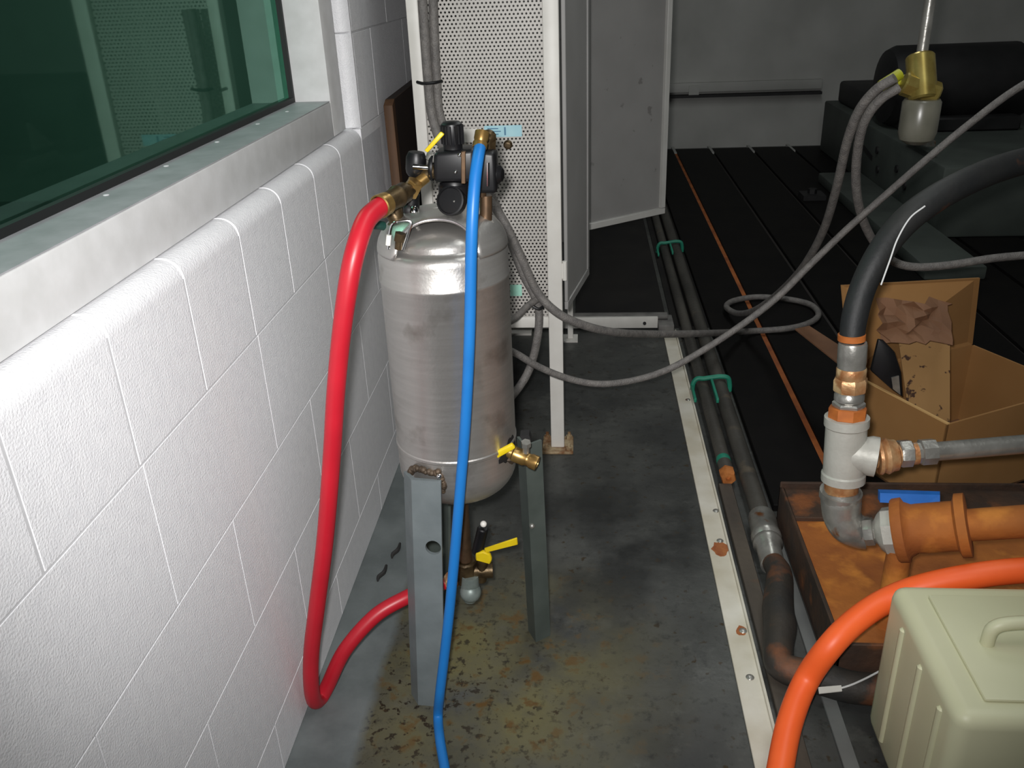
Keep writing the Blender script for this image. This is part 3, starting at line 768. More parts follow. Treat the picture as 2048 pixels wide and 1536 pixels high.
# side drain cock
sv = thing('ball_valve', (-0.1, 1.33, 0.43), 'brass ball valve with yellow handle at the right side of the tank base', 'valve')
part('nipple', MB().cyl((-0.135, 1.315, 0.448), (-0.1317,1.3,0.4666), 0.011, seg=14), M['weld'], sv)
part('valve_body', MB().lathe((-0.1348,1.3,0.4745), V((-0.0765,1.285,0.4561)) - V((-0.1348,1.3,0.4745)), [(0, 0), (0.0105, 0), (0.0105, 0.01), (0.0135, 0.013), (0.0135, 0.033), (0.0115, 0.036), (0.0115, 0.042), (0.013, 0.044), (0.013, 0.056), (0.008, 0.057), (0.0065, 0.045), (0, 0.045)], 16), M['brass'], sv)
part('stem', MB().cyl((-0.1016,1.29,0.4784), (-0.1006,1.285,0.4987), 0.006, seg=12).cyl((-0.1009,1.286,0.4923), (-0.1005,1.284,0.5011), 0.0085, seg=6), M['galv'], sv)
part('handle', MB().hexa([(-0.1706,1.272,0.4748), (-0.1231,1.272,0.5029), (-0.1175,1.272,0.4953), (-0.1651,1.272,0.4651)], (0, 0.006, 0.002)).bevel(0.0018, 2), M['yellow'], sv, 'yellow vinyl handle')
part('bracket', MB().hexa([(-0.1069,1.3,0.4922), (-0.1116,1.3,0.5037), (-0.0963,1.3,0.5057), (-0.0932,1.3,0.4942)], (0, 0.02, 0)), M['machine_dark'], sv)

# fittings on the left shoulder of the tank
lf = thing('inlet_fitting', (-0.30, 1.33, 0.84), 'cluster of small brass and steel fittings on the left shoulder of the tank', 'fitting')
part('riser', MB().lathe((-0.2918,1.32,0.8211), (0.0, 0, 1), [(0, 0), (0.017, 0), (0.017, 0.014), (0.0125, 0.018), (0.0125, 0.03), (0.015, 0.033), (0.015, 0.047), (0.011, 0.05), (0.011, 0.085), (0, 0.085)], 14), M['brass_old'], lf)
part('hex_plug', MB().cyl((-0.2789,1.262,0.8563), (-0.2755,1.262,0.8685), 0.0085, seg=6).cyl((-0.2808,1.262,0.8439), (-0.2789,1.262,0.8563), 0.006, seg=10), M['brass_old'], lf)
part('wire_bail', MB().tube([(-0.2932,1.25,0.8477), (-0.2896,1.25,0.869), (-0.2844,1.25,0.884), (-0.275,1.25,0.8884), (-0.2568,1.252,0.8883), (-0.2599,1.25,0.8746), (-0.2708,1.247,0.8468)], 0.0022, 8, 5), M['chrome'], lf, 'bent bright wire bail')
part('wire_tip', MB().cyl((-0.2931,1.249,0.8542), (-0.2901,1.249,0.8693), 0.004, seg=10), M['white'], lf)
part('elbow', MB().tube([(-0.2913,1.32,0.8613), (-0.293,1.32,0.8763), (-0.2984,1.32,0.8858), (-0.3025,1.315,0.8965)], 0.0125, 14, 5), M['brass_old'], lf)
part('thumb_screw', MB().cyl((-0.3084,1.3,0.8694), (-0.3215,1.285,0.876), 0.007, seg=12, bev=0.001), M['teal_dark'], lf, 'dark green thumb screw')
part('cap_nut', MB().sphere((-0.2655,1.33,0.8795), 0.008, 14, 8, 1.7), M['chrome'], lf, 'chrome cap nut')
part('cap_nut', MB().sphere((-0.2746,1.335,0.8847), 0.009, 14, 8), M['machine_dark'], lf)
part('valve_block', MB().cyl((-0.2749,1.345,0.8662), (-0.2711,1.345,0.9097), 0.0135, seg=14, bev=0.003), M['black'], lf, 'black valve block')

# right riser on the tank
rr_ = thing('riser_pipe', (-0.155, 1.36, 0.85), 'brown vertical riser pipe with bright nut on the right shoulder of the tank', 'pipe')
part('pipe_body', MB().cyl((-0.1553,1.33,0.8475), (-0.1527,1.333,0.9055), 0.0095, seg=16), M['bronze'], rr_)
part('nut', MB().cyl((-0.1558,1.33,0.8523), (-0.1542,1.33,0.8681), 0.0135, seg=6, bev=0.0015), M['galv'], rr_, 'bright hexagonal nut')

# ------------------------------------------------------------------ air regulator set
ar = thing('air_regulator', (-0.205, 1.33, 0.9), 'black filter regulator with round knob mounted above the tank', 'regulator')
kb = (-0.197,1.32,0.9797); kt = (-0.1954,1.32,1.0158)
kn = MB(); base = V(kb)
for i in range(24):
    pass
kn.lathe(kb, (0, 0, 1), [(0, 0), (0.0145, 0), (0.0145, 0.006), (0.0155, 0.008), (0.0165, 0.03), (0.0155, 0.036), (0.012, 0.039), (0, 0.040)], 24)
knob = part('knob', kn, M['black'], ar, 'black ribbed knob')
for i in range(16):
    a = 2*PI*i/16
    c = V(kb) + V((0.0163*math.cos(a), 0.0163*math.sin(a), 0))
    part('knob_rib', MB().cyl(c + V((0, 0, 0.008)), c + V((0, 0, 0.034)), 0.0014, seg=6), M['black'], knob)
part('body', MB().hexa([(-0.2241,1.3,0.9775), (-0.1624,1.3,0.9812), (-0.1651,1.3,0.9322), (-0.2275,1.3,0.9335)], (0, 0.05, 0)).bevel(0.007, 3), M['black'], ar)
part('side_cap', MB().lathe((-0.2285,1.325,0.9521), (-1, 0, 0.1), [(0.021, 0), (0.021, 0.003), (0.016, 0.007), (0.008, 0.008), (0, 0.008)], 20), M['black'], ar)
part('clamp_band', MB().hexa([(-0.1821,1.297,0.9793), (-0.1754,1.297,0.9791), (-0.1783,1.297,0.9317), (-0.185,1.297,0.9318)], (0, 0.056, 0)).bevel(0.001, 1), M['bronze'], ar, 'brown clamp between the units')
part('screw', MB().sphere((-0.1849,1.299,0.9739), 0.0032, 10, 6), M['chrome'], ar)
part('screw', MB().sphere((-0.1924,1.299,0.9493), 0.0028, 10, 6), M['chrome'], ar)
part('bowl', MB().lathe((-0.1997,1.325,0.9274), (0, 0, -1), [(0.022, 0), (0.0245, 0.003), (0.0245, 0.012), (0.022, 0.016), (0.0215, 0.026), (0.016, 0.034), (0.008, 0.037), (0, 0.037)], 24), M['black'], ar, 'black filter bowl')
gd = V((-0.25, -0.9, 0.35)).normalized(); gc = V((-0.2012,1.298,0.9064))
part('gauge', MB().lathe(gc, gd, [(0, -0.012), (0.020, -0.012), (0.022, 0), (0.022, 0.006), (0.0195, 0.0065), (0.0185, 0.004), (0, 0.0045)], 24), M['black'], ar, 'round black gauge')
part('gauge_glint', MB().cyl(gc + gd*0.0045 + V((0.006, 0, 0.0)), gc + gd*0.0055 + V((0.0075, 0, -0.011)), 0.0022, seg=8), M['galv'], ar, 'pale rod drawn as a glint on the gauge')  # small pale rod shapes the glint on the gauge face
part('second_unit', MB().hexa([(-0.1637,1.315,0.9762), (-0.134,1.315,0.9726), (-0.1338,1.315,0.9117), (-0.1672,1.315,0.9123)], (0, 0.045, 0)).bevel(0.006, 3), M['black'], ar)
part('side_knob', MB().lathe((-0.1421,1.335,0.9377), (1, -0.25, -0.05), [(0.0, 0), (0.012, 0), (0.014, 0.004), (0.014, 0.012), (0.009, 0.017), (0, 0.018)], 18), M['black'], ar, 'black side knob')
part('gauge_tube', MB().cyl((-0.1444,1.308,0.9603), (-0.1461,1.308,0.9256), 0.0022, seg=8), M['chrome'], ar)
part('drain_nut', MB().cyl((-0.1608,1.33,0.9056), (-0.1592,1.33,0.9209), 0.009, seg=12), M['bronze'], ar)

part('union', MB().cyl((-0.1473,1.35,0.9708), (-0.1453,1.35,0.996), 0.0115, seg=6, bev=0.001).sphere((-0.1464,1.35,0.9894), 0.012, 14, 8), M['brass_old'], ar, 'brass union at the top')
iv = thing('inlet_valve', (-0.27, 1.33, 0.93), 'inlet ball valve with thin yellow lever left of the regulator', 'valve')
part('valve_body', MB().lathe((-0.2589,1.33,0.9382), V((-0.2544,1.33,0.9726)) - V((-0.2589,1.33,0.9382)), [(0, 0), (0.011, 0), (0.014, 0.004), (0.0155, 0.01), (0.0155, 0.028), (0.012, 0.036), (0, 0.038)], 20), M['black'], iv, 'dark valve body')
part('rod', MB().cyl((-0.258,1.312,0.9562), (-0.2354,1.316,0.9534), 0.0042, seg=12), M['chrome'], iv)
part('port', MB().cyl((-0.2449,1.325,0.9389), (-0.2258,1.325,0.9476), 0.0095, seg=14), M['brass_old'], iv)
part('bonnet', MB().cyl((-0.2324,1.325,0.9612), (-0.2277,1.325,0.9729), 0.0095, seg=14, bev=0.002), M['galv'], iv)
part('lever', MB().hexa([(-0.2372,1.3,0.9815), (-0.2108,1.3,1.008), (-0.2052,1.3,1.0036), (-0.2323,1.3,0.9777)], (0, 0.006, 0.0)).bevel(0.0018, 2), M['yellow'], iv, 'yellow vinyl lever')
part('brass_elbow', MB().sphere((-0.2611,1.31,0.9252), 0.0125, 16, 10).cyl((-0.2611,1.31,0.9252), (-0.2414,1.322,0.938), 0.009, seg=14).cyl((-0.2533,1.302,0.9366), (-0.2664,1.305,0.9151), 0.0125, seg=6, bev=0.0015), M['brass'], iv, 'shiny brass elbow')
part('coupler', MB().lathe((-0.2615,1.3,0.926), V((-0.2909,1.24,0.9171)) - V((-0.2615,1.3,0.926)), [(0, 0), (0.010, 0), (0.010, 0.012), (0.0155, 0.016), (0.0155, 0.030), (0.017, 0.032), (0.017, 0.036), (0.0155, 0.038), (0.0145, 0.062), (0, 0.062)], 18), M['brass_old'], iv, 'dark quick coupler')

# ------------------------------------------------------------------ hoses
rh = thing('red_hose', (-0.42, 1.2, 0), 'thick red rubber air hose looping from the fittings down to the floor', 'hose')
part('hose', MB().tube([(-0.2875,1.235,0.919), (-0.2974,1.215,0.9155), (-0.3079,1.19,0.9057), (-0.3171,1.165,0.8792), (-0.3279,1.15,0.8407), (-0.3453,1.142,0.7692), (-0.367,1.14,0.6675), (-0.3889,1.14,0.5485), (-0.4186,1.14,0.3999), (-0.4495,1.14,0.2679), (-0.4746,1.145,0.1653), (-0.4879,1.15,0.0858), (-0.4945,1.165,0.029), (-0.4933,1.19,0.0065), (-0.4808,1.205,0.0242), (-0.4442,1.225,0.0938), (-0.3901,1.26,0.1451), (-0.3377,1.29,0.1637), (-0.3129,1.31,0.1623), (-0.2696,1.33,0.1698)],
               [0.0145]*5 + [0.0138]*15, 20, 8), M['red'], rh)
part('ferrule', MB().lathe((-0.2943,1.222,0.918), V((-0.287,1.24,0.9192)) - V((-0.2943,1.222,0.918)), [(0.0152, 0), (0.0172, 0.001), (0.0172, 0.008), (0.016, 0.009), (0.0165, 0.012), (0.0165, 0.018), (0.0135, 0.02)], 20), M['brass'], rh, 'brass ferrule ring')
bh = thing('blue_hose', (-0.2, 1.15, 0), 'blue rubber air hose hanging straight down in front of the tank', 'hose')
part('hose', MB().tube([(-0.1505,1.285,0.9943), (-0.1524,1.255,0.9781), (-0.1559,1.235,0.9507), (-0.1601,1.218,0.905), (-0.1652,1.212,0.8408), (-0.1718,1.21,0.7491), (-0.1801,1.21,0.6591), (-0.1902,1.208,0.5646), (-0.201,1.2,0.4775), (-0.2146,1.188,0.3691), (-0.229,1.172,0.2577), (-0.2449,1.158,0.1495), (-0.2569,1.148,0.0728), (-0.2656,1.1526,0.012), (-0.2541,1.0997,0.011), (-0.2365,1.0385,0.0095), (-0.2108,0.944,0.0095)], 0.0087, 18, 8), M['blue'], bh)
part('barb', MB().lathe((-0.152,1.275,0.9876), (0.15, 0.5, 0.8), [(0.0095, 0), (0.0108, 0.001), (0.0108, 0.008), (0.009, 0.009), (0.0105, 0.014), (0.0105, 0.024), (0, 0.025)], 16), M['brass'], bh, 'brass hose end')

orh = single('orange_hose', MB().tube([(0.3019,1.0144,0.042), (0.3324,1.0962,0.075), (0.372,1.1655,0.105), (0.4063,1.175,0.1732), (0.4527,1.205,0.2041), (0.5091,1.232,0.2268), (0.5675,1.236,0.2544), (0.6518,1.236,0.279), (0.7288,1.236,0.2908), (0.8069,1.236,0.2924)], 0.0212, 20, 8), M['orange'],
             'thick bright orange hose curving over the rusty pan behind the beige container', 'hose')

# grey cables
CB = 0.0108
def cab_(pts, label, r=CB):
    return single('grey_cable', MB().tube(pts, r, 12, 8), M['cable'], label, 'cable')
cab_([(-0.3601,2.1,1.1638), (-0.3611,2.1,1.0811), (-0.3611,2.1,0.9952), (-0.3563,2.1,0.9061), (-0.3245,2.08,0.8284), (-0.2604,2.06,0.7669), (-0.2036,2.05,0.6907), (-0.1592,2.05,0.5916), (-0.1233,2.06,0.4984), (-0.0772,2.06,0.4427), (-0.0153,2.08,0.3995), (0.0691,2.15,0.3489), (0.1783,2.3,0.2816), (0.3436,2.5,0.2008), (0.5531,2.8994,0.045), (0.7088,2.9474,0.036), (0.8002,3.0087,0.034), (0.8496,3.0931,0.034), (0.8394,3.1993,0.034), (0.7559,3.2627,0.034), (0.6536,3.2826,0.034), (0.5623,3.2344,0.036), (0.5245,3.1451,0.045), (0.5426,3.0104,0.07), (0.5711,2.85,0.1433), (0.607,2.7,0.2533), (0.6258,2.5,0.4052), (0.6306,2.35,0.5508), (0.6108,2.2,0.6996), (0.5948,2.1,0.8316), (0.5981,2.05,0.9082), (0.6192,2.02,0.9553), (0.6487,2,0.981)],
     'long grey cable down the cabinet, looping once on the black bed, rising to brass valve')
cab_([(-0.3398,2.12,1.1624), (-0.3427,2.12,1.0791), (-0.3446,2.12,0.9926), (-0.3406,2.12,0.9026), (-0.2938,2.11,0.8102), (-0.2334,2.105,0.7322), (-0.1959,2.105,0.639), (-0.1591,2.11,0.5277), (-0.1317,2.11,0.4676), (-0.1202,2.11,0.4201), (-0.1266,2.1,0.3481), (-0.1491,2.09,0.2674), (-0.1847,2.05,0.2213), (-0.2182,1.98,0.2129)],
     'grey cable down the cabinet bending back behind the tank below a black tie')
cab_([(-0.2239,1.95,0.4368), (-0.1792,2,0.4427), (-0.1456,2.06,0.4566), (-0.1206,2.088,0.4647)],
     'short grey cable stub rising from behind the tank to the black tie', 0.0085)
cab_([(-0.214,1.9,0.4187), (-0.1692,1.92,0.3893), (-0.1121,1.95,0.3376), (-0.0399,1.98,0.2925), (0.0347,2,0.2691), (0.1234,2.03,0.266), (0.2129,2.06,0.2841), (0.3157,2.1,0.3288), (0.4163,2.13,0.3902), (0.4898,2.15,0.4469), (0.5562,2.16,0.5193), (0.6331,2.16,0.6076), (0.7027,2.15,0.6852), (0.7826,2.15,0.7665), (0.8696,2.15,0.85), (0.9639,2.15,0.9298), (1.0685,2.15,0.9903)],
     'grey cable hanging in one long sag from the tank across to the upper right', 0.0085)
cab_([(0.6782,2.05,0.9562), (0.6429,2.06,0.9288), (0.6209,2.08,0.8784), (0.6266,2.12,0.799), (0.6507,2.17,0.7057), (0.6942,2.23,0.6154), (0.7513,2.28,0.5352), (0.8061,2.3,0.485), (0.8661,2.3,0.4677), (0.9544,2.3,0.472), (1.0769,2.3,0.4908), (1.2484,2.3,0.5018)],
     'grey cable dropping from the brass valve behind the black hose')
tie = single('cable_tie', MB().tube([(-0.1366,2.075,0.4523), (-0.1179,2.075,0.4427), (-0.1031,2.085,0.4496)], 0.004, 8, 4).tube([(-0.1355,2.12,0.4424), (-0.1209,2.13,0.4304)], 0.003, 6, 3), M['black'], 'small black tie holding the grey cables at the cabinet foot', 'tie')
tie2 = single('cable_tie', MB().tube([(-0.3847,2.088,0.9929), (-0.3671,2.078,0.9903), (-0.3428,2.085,0.9909), (-0.3288,2.1,0.9921)], 0.0035, 8, 4), M['black'], 'black tie around the grey cables at the top left of the cabinet', 'tie')

# ------------------------------------------------------------------ brass valve and machine at the upper right
uv = thing('brass_valve', (0.72, 2.03, 0.85), 'yellow brass valve over a grey bowl at the upper right', 'valve')
part('valve_body', MB().cyl((0.6846,2.0544,0.9648), (0.759,2.0485,0.9375), 0.026, seg=8, bev=0.004).cyl((0.7213,2.0827,1.0172), (0.7277,2.0415,0.9289), 0.030, seg=16, bev=0.004), M['valve_brass'], uv)
part('gland', MB().cyl((0.6614,2.081,0.9551), (0.702,2.0897,0.9655), 0.0125, seg=12), M['tape'], uv, 'yellow green tape band')
part('gland', MB().cyl((0.6371,2.0476,0.9597), (0.6781,2.0618,0.9816), 0.0122, seg=12), M['tape'], uv, 'yellow green tape band')
part('bowl', MB().lathe((0.7266,2.0423,0.9309), (0, 0, -1), [(0, 0), (0.036, 0), (0.040, 0.006), (0.040, 0.07), (0.036, 0.085), (0.02, 0.095), (0, 0.098)], 24), M['clear'], uv, 'grey bowl below the brass')
part('drop_pipe', MB().cyl((0.7235,2.0782,1.0073), (V((0.7235,2.0782,1.0073)).x, V((0.7235,2.0782,1.0073)).y, 2.998), 0.012, seg=14), M['galv'], uv)

mc = thing('pump_base', (1.9, 5.2, 0), 'large grey-green machine base with dark motor on the far end of the bed', 'machine')
part('casting', MB().box((1.60, 4.1, 0.02), (2.6, 6.28, 0.345)).bevel(0.012, 2), M['machine'], mc)
part('bed_flange', MB().box((1.36, 3.5, 0.02), (1.60, 5.3, 0.075)).bevel(0.008, 2), M['machine'], mc)
part('slot', MB().prism([(1.597, 5.35, 0.235), (1.597, 5.12, 0.2), (1.597, 5.12, 0.175), (1.597, 5.35, 0.21)], (0.01, 0, 0)), M['machine_dark'], mc, 'dark slot in the casting')
for y_, z_ in ((5.05, 0.245), (4.7, 0.215), (4.55, 0.16), (5.0, 0.15)):
    part('bolt', MB().cyl((1.592, y_, z_), (1.602, y_, z_), 0.02, seg=10), M['machine_dark'], mc)
part('motor', MB().lathe((1.62, 5.2, 0.56), (1, 0.05, 0), [(0, 0), (0.1, 0), (0.19, 0.02), (0.21, 0.06), (0.21, 0.7), (0.18, 0.75), (0, 0.75)], 28), M['machine_dark'], mc, 'dark round motor housing')
part('motor_foot', MB().box((1.7, 4.98, 0.345), (2.3, 5.42, 0.42)).bevel(0.01, 1), M['machine_dark'], mc)
part('lug', MB().prism([(1.60, 4.62, 0.46), (1.60, 4.45, 0.46), (1.60, 4.45, 0.60)], (0.02, 0, 0)), M['galv'], mc)
part('lug', MB().box((1.58, 4.3, 0.40), (1.62, 4.62, 0.425)), M['galv'], mc)
part('guard', MB().box((1.66, 5.6, 0.345), (2.5, 6.2, 0.48)).bevel(0.02, 2), M['machine_dark'], mc)
ft = single('locking_foot', MB().box((1.18, 4.85, 0.02), (1.30, 4.98, 0.045)).cyl((1.24, 4.92, 0.045), (1.24, 4.92, 0.07), 0.025, seg=6), M['machine_dark'], 'small dark clamp foot bolted on the bed near the far machine', 'clamp')

# ------------------------------------------------------------------ pipe fittings at the right
pa = thing('pipe_fitting', (0.5, 1.45, 0.1), 'galvanised tee and elbow with rusted valve and blue handle above the rusty pan', 'pipe fitting')
tc_, te = V((0.4661,1.4154,0.4091)), V((0.4667,1.4069,0.2973))
topc = V((0.4617,1.4229,0.4961))
axis = (topc - tc_).normalized()
part('tee', MB().lathe(V((0.4665,1.4114,0.3537)), V((0.462,1.4239,0.4746)) - V((0.4665,1.4114,0.3537)), [(0.026, 0), (0.0385, 0), (0.0385, 0.014), (0.036, 0.017), (0.0355, 0.105), (0.0385, 0.108), (0.0385, 0.124), (0.03, 0.125)], 24)
     .lathe(V((0.4661,1.4161,0.4107)), V((0.5248,1.3982,0.408)) - V((0.4661,1.4161,0.4107)), [(0.0, 0), (0.034, 0.0), (0.032, 0.03), (0.036, 0.04), (0.036, 0.052), (0.026, 0.053)], 24), M['cast'], pa, 'dull grey cast tee')
part('rust_collar', MB().cyl((0.462,1.4231,0.473), (0.4624,1.4278,0.4946), 0.0335, seg=8, bev=0.002), M['rustband'], pa, 'orange rusted collar')
part('hex_nut', MB().cyl((0.4632,1.4275,0.4937), (0.4626,1.4279,0.5064), 0.028, seg=6, bev=0.003), M['galv'], pa)
part('union', MB().lathe(V((0.4626,1.4275,0.5056)), axis, [(0.0, 0), (0.021, 0), (0.0255, 0.004), (0.0255, 0.014), (0.021, 0.02), (0.0225, 0.023)], 24), M['galv'], pa, 'bright swivel union')
part('union_nut', MB().lathe(V((0.4629,1.4313,0.5253)), axis, [(0.0, 0), (0.0275, 0), (0.0290, 0.003), (0.0290, 0.021), (0.0265, 0.025), (0.023, 0.026)], 8), M['galv_rust'], pa, 'rust-coated hexagonal nut')
part('ferrule', MB().lathe(V((0.4617,1.433,0.5527)), axis, [(0.0, 0), (0.0235, 0), (0.0245, 0.012), (0.0235, 0.02), (0.0245, 0.026), (0.0242, 0.058), (0.023, 0.062), (0.019, 0.062)], 24), M['galv'], pa, 'shiny crimped hose ferrule')
part('rust_band', MB().lathe(V((0.4581,1.4454,0.6147)), axis, [(0.0205, 0), (0.0232, 0.001), (0.0232, 0.011), (0.0205, 0.012)], 20), M['rustband'], pa, 'orange rust band above the ferrule')
part('rust_ring', MB().lathe(V((0.4617,1.4315,0.5495)), axis, [(0.0238, 0.0), (0.0252, 0.002), (0.0252, 0.018), (0.0238, 0.02)], 24), M['galv_rust'], pa)
part('branch_nipple', MB().lathe(V((0.5133,1.3981,0.4101)), V((0.5963,1.399,0.4192)) - V((0.5133,1.3981,0.4101)), [(0.02, 0), (0.031, 0.001), (0.033, 0.006), (0.029, 0.012), (0.033, 0.018), (0.029, 0.026), (0.028, 0.034), (0.020, 0.038), (0.020, 0.07), (0, 0.07)], 20), M['galv_rust'], pa, 'rust-stained threaded branch')
part('branch_nut', MB().lathe(V((0.5514,1.3989,0.416)), V((0.6227,1.4022,0.4206)) - V((0.5514,1.3989,0.416)), [(0, 0), (0.0235, 0), (0.025, 0.003), (0.025, 0.02), (0.0195, 0.024), (0.0195, 0.036), (0.0235, 0.038), (0.0235, 0.062), (0, 0.066)], 8), M['galv'], pa, 'dull silvery nuts on the branch')
part('branch_pipe', MB().cyl((0.6051,1.4001,0.4197), (0.8603,1.4285,0.4293), 0.017, seg=16), M['galv'], pa)
part('nipple', MB().cyl((0.4647,1.4132,0.3579), (0.4657,1.4101,0.3277), 0.030, seg=20), M['galv_rust'], pa)
part('elbow', MB().tube([(0.4657,1.4113,0.3302), (0.4671,1.4066,0.3083), (0.4704,1.4012,0.2846), (0.4814,1.3934,0.2658), (0.5016,1.3906,0.2559), (0.5156,1.3863,0.2558)], [0.034, 0.036, 0.034, 0.033, 0.031, 0.030], 22, 6).lathe(V((0.4657,1.4105,0.3286)), (0, 0.05, -1), [(0.03, -0.004), (0.0375, -0.002), (0.0375, 0.012), (0.034, 0.014)], 22), M['galv'], pa, 'galvanised elbow')
part('nipple', MB().cyl((0.4961,1.3913,0.2586), (0.5045,1.3766,0.2657), 0.0235, seg=18), M['rust'], pa, 'rusty nipple')
gv0, gv1 = V((0.5054,1.3738,0.2666)), V((0.5961,1.3419,0.2987))
part('end_nut', MB().lathe(gv0, gv1 - gv0, [(0.02, 0), (0.0235, 0.0), (0.0255, 0.003), (0.0255, 0.016), (0.0215, 0.018), (0.0215, 0.05), (0, 0.05)], 8), M['galv'], pa, 'pale hexagonal end nut')
part('valve_body', MB().lathe(gv0, gv1 - gv0, [(0, 0.019), (0.022, 0.019), (0.034, 0.026), (0.042, 0.034), (0.043, 0.052), (0, 0.052)], 8), M['cast'], pa)
part('valve_flange', MB().lathe(gv0, gv1 - gv0, [(0, 0.052), (0.056, 0.052), (0.059, 0.056), (0.059, 0.070), (0.050, 0.074), (0.044, 0.085), (0.044, 0.15), (0.056, 0.155), (0.056, 0.17), (0.028, 0.172), (0.028, 0.45), (0, 0.45)], 22), M['rust'], pa, 'heavily rusted round flange')
part('support_foot', MB().cyl((0.5592,1.339,0.2529), (V((0.5592,1.339,0.2529)).x, V((0.5592,1.339,0.2529)).y, 0.088), 0.022, seg=14), M['rust'], pa)
part('valve_handle', MB().hexa([(0.5237,1.38,0.3464), (0.6226,1.3689,0.3504), (0.6225,1.3568,0.3248), (0.5787,1.3608,0.3184)], (0.004, 0.012, 0)).hexa([(0.5237,1.38,0.3464), (0.5788,1.3748,0.3482), (0.5788,1.3672,0.3321), (0.5236,1.3727,0.3311)], (0, 0.012, 0)), M['bluegrip'], pa, 'blue vinyl lever handle', False)

bhose = single('black_hose', MB().tube([(0.4581,1.4432,0.61), (0.461,1.4562,0.6485), (0.4733,1.4745,0.6965), (0.494,1.4885,0.7454), (0.5265,1.5111,0.7867), (0.5691,1.5315,0.8214), (0.6458,1.575,0.8511), (0.761,1.6593,0.8658), (0.9221,1.7648,0.8691)], [0.0205, 0.022, 0.0222, 0.023, 0.024, 0.024, 0.024, 0.024], 20, 8), M['rubber_rust'],
               'thick black hose arching from the ferrule of the tee up past the right edge', 'hose')
wire = single('wire', MB().tube([(0.5622,1.4934,0.8361), (0.5381,1.485,0.8185), (0.5173,1.4685,0.7876), (0.5068,1.4585,0.7546), (0.4951,1.4493,0.714)], 0.0014, 8, 6), M['white_wire'], 'thin pale wire lying along the thick black hose', 'wire')

# ------------------------------------------------------------------ cardboard box
bx = thing('cardboard_box', (0.85, 2.2, 0.02), 'open brown cardboard box with packing paper on the black bed behind the tee', 'box')
ZR = 0.25
Lc, Rc = V((0.673, 2.098, 0.02)), V((0.815, 1.82, 0.02))
e1 = (Rc - Lc).normalized(); e2 = V((-e1.y, e1.x, 0))
if e2.x < 0: e2 = -e2
Wd = 0.42; up = V((0, 0, 1)); Hh = ZR - 0.02
R2 = Lc + e1*0.31
def wallq(a, b): return [a, b, b + up*Hh, a + up*Hh]
part('box_side', MB().hexa(wallq(Lc, R2), e2*0.005), M['card'], bx, None, False)
part('box_side', MB().hexa(wallq(R2, R2 + e2*Wd), -e1*0.005), M['card'], bx, None, False)
part('box_side', MB().hexa(wallq(R2 + e2*Wd, Lc + e2*Wd), -e2*0.005), M['card'], bx, None, False)
part('box_side', MB().hexa(wallq(Lc + e2*Wd, Lc), e1*0.005), M['card'], bx, None, False)
part('box_bottom', MB().hexa([Lc, R2, R2 + e2*Wd, Lc + e2*Wd], up*0.005), M['card_dark'], bx, None, False)
part('rim_edge', MB().hexa([Lc + up*Hh, R2 + up*Hh, R2 + up*Hh + e2*0.007, Lc + up*Hh + e2*0.007], up*0.003), M['card_edge'], bx, 'pale cut edge of the rim', False)
fa, fb = V((0.599,2.4013,0.25)), Lc + up*Hh
part('flap', MB().hexa([fa, fb, fb + e2*0.075, fa + e2*0.05], up*0.004), M['card_dark'], bx, 'flap folded out level', False)
part('flap', MB().hexa([Lc + up*Hh, Lc + up*Hh + e2*Wd, V((0.9918,2.2,0.4692)), V((0.6427,2.16,0.467))], -e1*0.005), M['card'], bx, 'flap standing up', False)
# crumpled paper and printed sheet inside
pk = thing('packing_paper', (0.85, 2.05, 0.2), 'crumpled brown packing paper stuffed in the cardboard box', 'paper')
rnd = random.Random(5)
pts = []; n_, m_ = 9, 7
p00, p10, p01, p11 = V((0.7112,2.1,0.4468)), V((0.8865,2.1,0.4476)), V((0.7135,2.02,0.3631)), V((0.8548,1.98,0.3791))
for j in range(m_):
    for i in range(n_):
        u_, v_ = i/(n_-1), j/(m_-1)
        p = p00.lerp(p10, u_).lerp(p01.lerp(p11, u_), v_)
        pts.append(p + V((0.004*rnd.uniform(-1, 1), 0.018*rnd.uniform(-1, 1), 0.006*rnd.uniform(-1, 1))))
fc = [(j*n_+i, j*n_+i+1, (j+1)*n_+i+1, (j+1)*n_+i) for j in range(m_-1) for i in range(n_-1)]
o = part('sheet', MB().poly(pts, fc), M['card_dark'], pk, None, False)
md = o.modifiers.new('thickness', 'SOLIDIFY'); md.thickness = 0.002
pr = single('printed_bag', MB().hexa([(0.7661,2.07,0.3658), (0.8887,2.07,0.3703), (0.8999,2,0.1552), (0.7979,2.02,0.1978)], (0, 0.006, 0.002)), M['print'], 'brown paper bag with dark printed specks in the cardboard box', 'bag', None, False)
bi = thing('black_case', (0.76, 1.98, 0.17), 'glossy black plastic case leaning inside the cardboard box', 'case')
part('case_body', MB().prism([(0.6865,1.99,0.3077), (0.6931,1.99,0.3887), (0.7061,1.99,0.386), (0.7339,1.985,0.3583), (0.7547,1.98,0.3081), (0.7661,1.975,0.2436), (0.7386,1.975,0.2638)], (0, 0.012, 0)).bevel(0.003, 2), M['black'], bi)
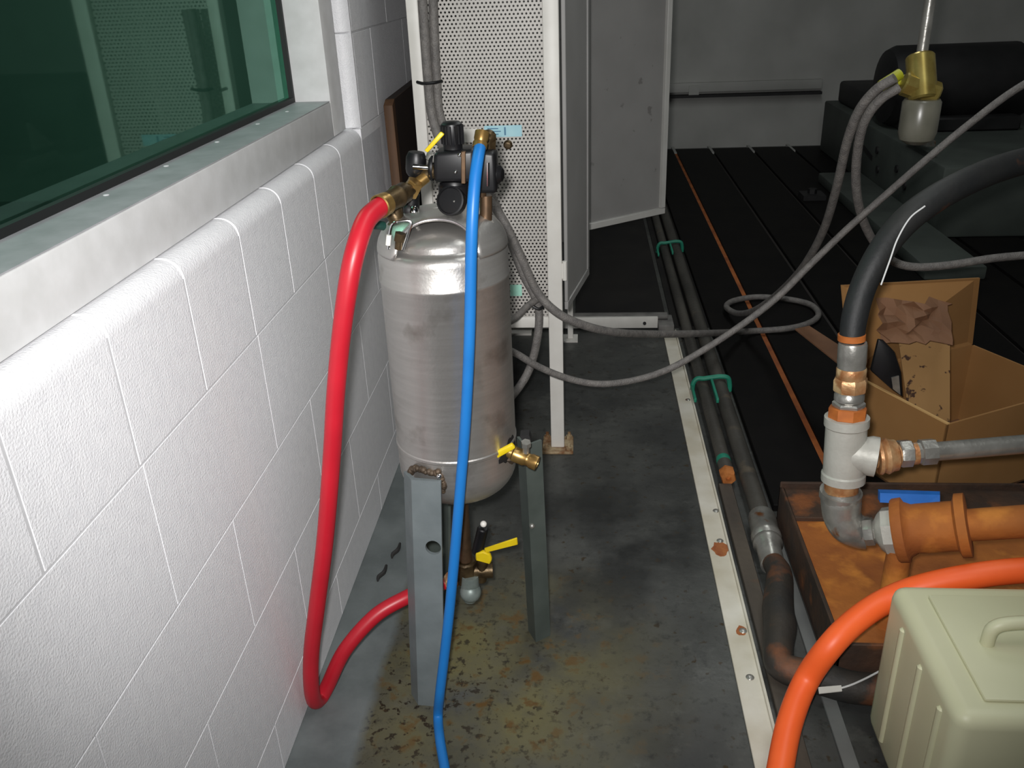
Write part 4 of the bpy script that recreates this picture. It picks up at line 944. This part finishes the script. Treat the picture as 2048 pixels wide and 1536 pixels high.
part('clip', MB().hexa([(0.7317,1.975,0.2959), (0.7483,1.975,0.3011), (0.7581,1.972,0.2518), (0.7382,1.972,0.268)], (0, 0.004, 0)), M['galv'], bi, 'grey clip')

# ------------------------------------------------------------------ beige container and small things at the lower right
bc = thing('plastic_container', (0.64, 1.06, 0), 'beige moulded plastic container at the lower right corner', 'container')
mb = MB().box((0.490, 0.90, 0.0), (0.80, 1.188, 0.30)).bevel(0.022, 4)
for v in mb.bm.verts:
    k = 1 - 0.10*(v.co.z/0.3)*0.0
    v.co.x = v.co.x
part('body', mb, M['beige'], bc)
part('lid_rib', MB().box((0.535, 0.93, 0.30), (0.77, 1.15, 0.306)).bevel(0.003, 2), M['beige'], bc)
for yy in (1.11, 1.03, 0.95):
    part('rib', MB().cyl((0.492, yy, 0.03), (0.492, yy, 0.27), 0.007, seg=10, bev=0.003), M['beige'], bc)
part('handle', MB().tube([(0.58, 1.04, 0.30), (0.585, 1.04, 0.335), (0.62, 1.04, 0.345), (0.68, 1.04, 0.345), (0.715, 1.04, 0.335), (0.72, 1.04, 0.30)], 0.01, 12, 5), M['beige'], bc)
ww = single('thin_wire', MB().tube([(0.4043,1.184,0.062), (0.4495,1.1966,0.064), (0.4841,1.2146,0.064), (0.5208,1.2378,0.064)], 0.0018, 8, 5), M['white_wire'], 'thin white wire lying across the thick black hose', 'wire')
tg = single('tag', MB().hexa([(0.4026,1.1925,0.064), (0.4433,1.1987,0.064), (0.4416,1.1857,0.064), (0.401,1.1784,0.064)], (0, 0, 0.002)), M['white'], 'crumpled white tag on the black hose beside the orange hose', 'tag', None, False)
# dark debris beside the tank
for i, (p, lab) in enumerate((((-0.444,1.6524,0.003), 'small dark curled scrap on the floor left of the tank leg, farther one'), ((-0.4591,1.5679,0.003), 'small dark curled scrap on the floor left of the tank leg, nearer one'))):
    single('scrap', MB().tube([(p[0] + 0.006, p[1] + 0.03, 0.0045), (p[0] + 0.006, p[1] + 0.005, 0.0045), (p[0] - 0.003, p[1] - 0.01, 0.003), (p[0] - 0.002, p[1] - 0.025, 0.003)], [0.003, 0.005, 0.005, 0.002], 8, 4), M['rubber'], lab, 'scrap')
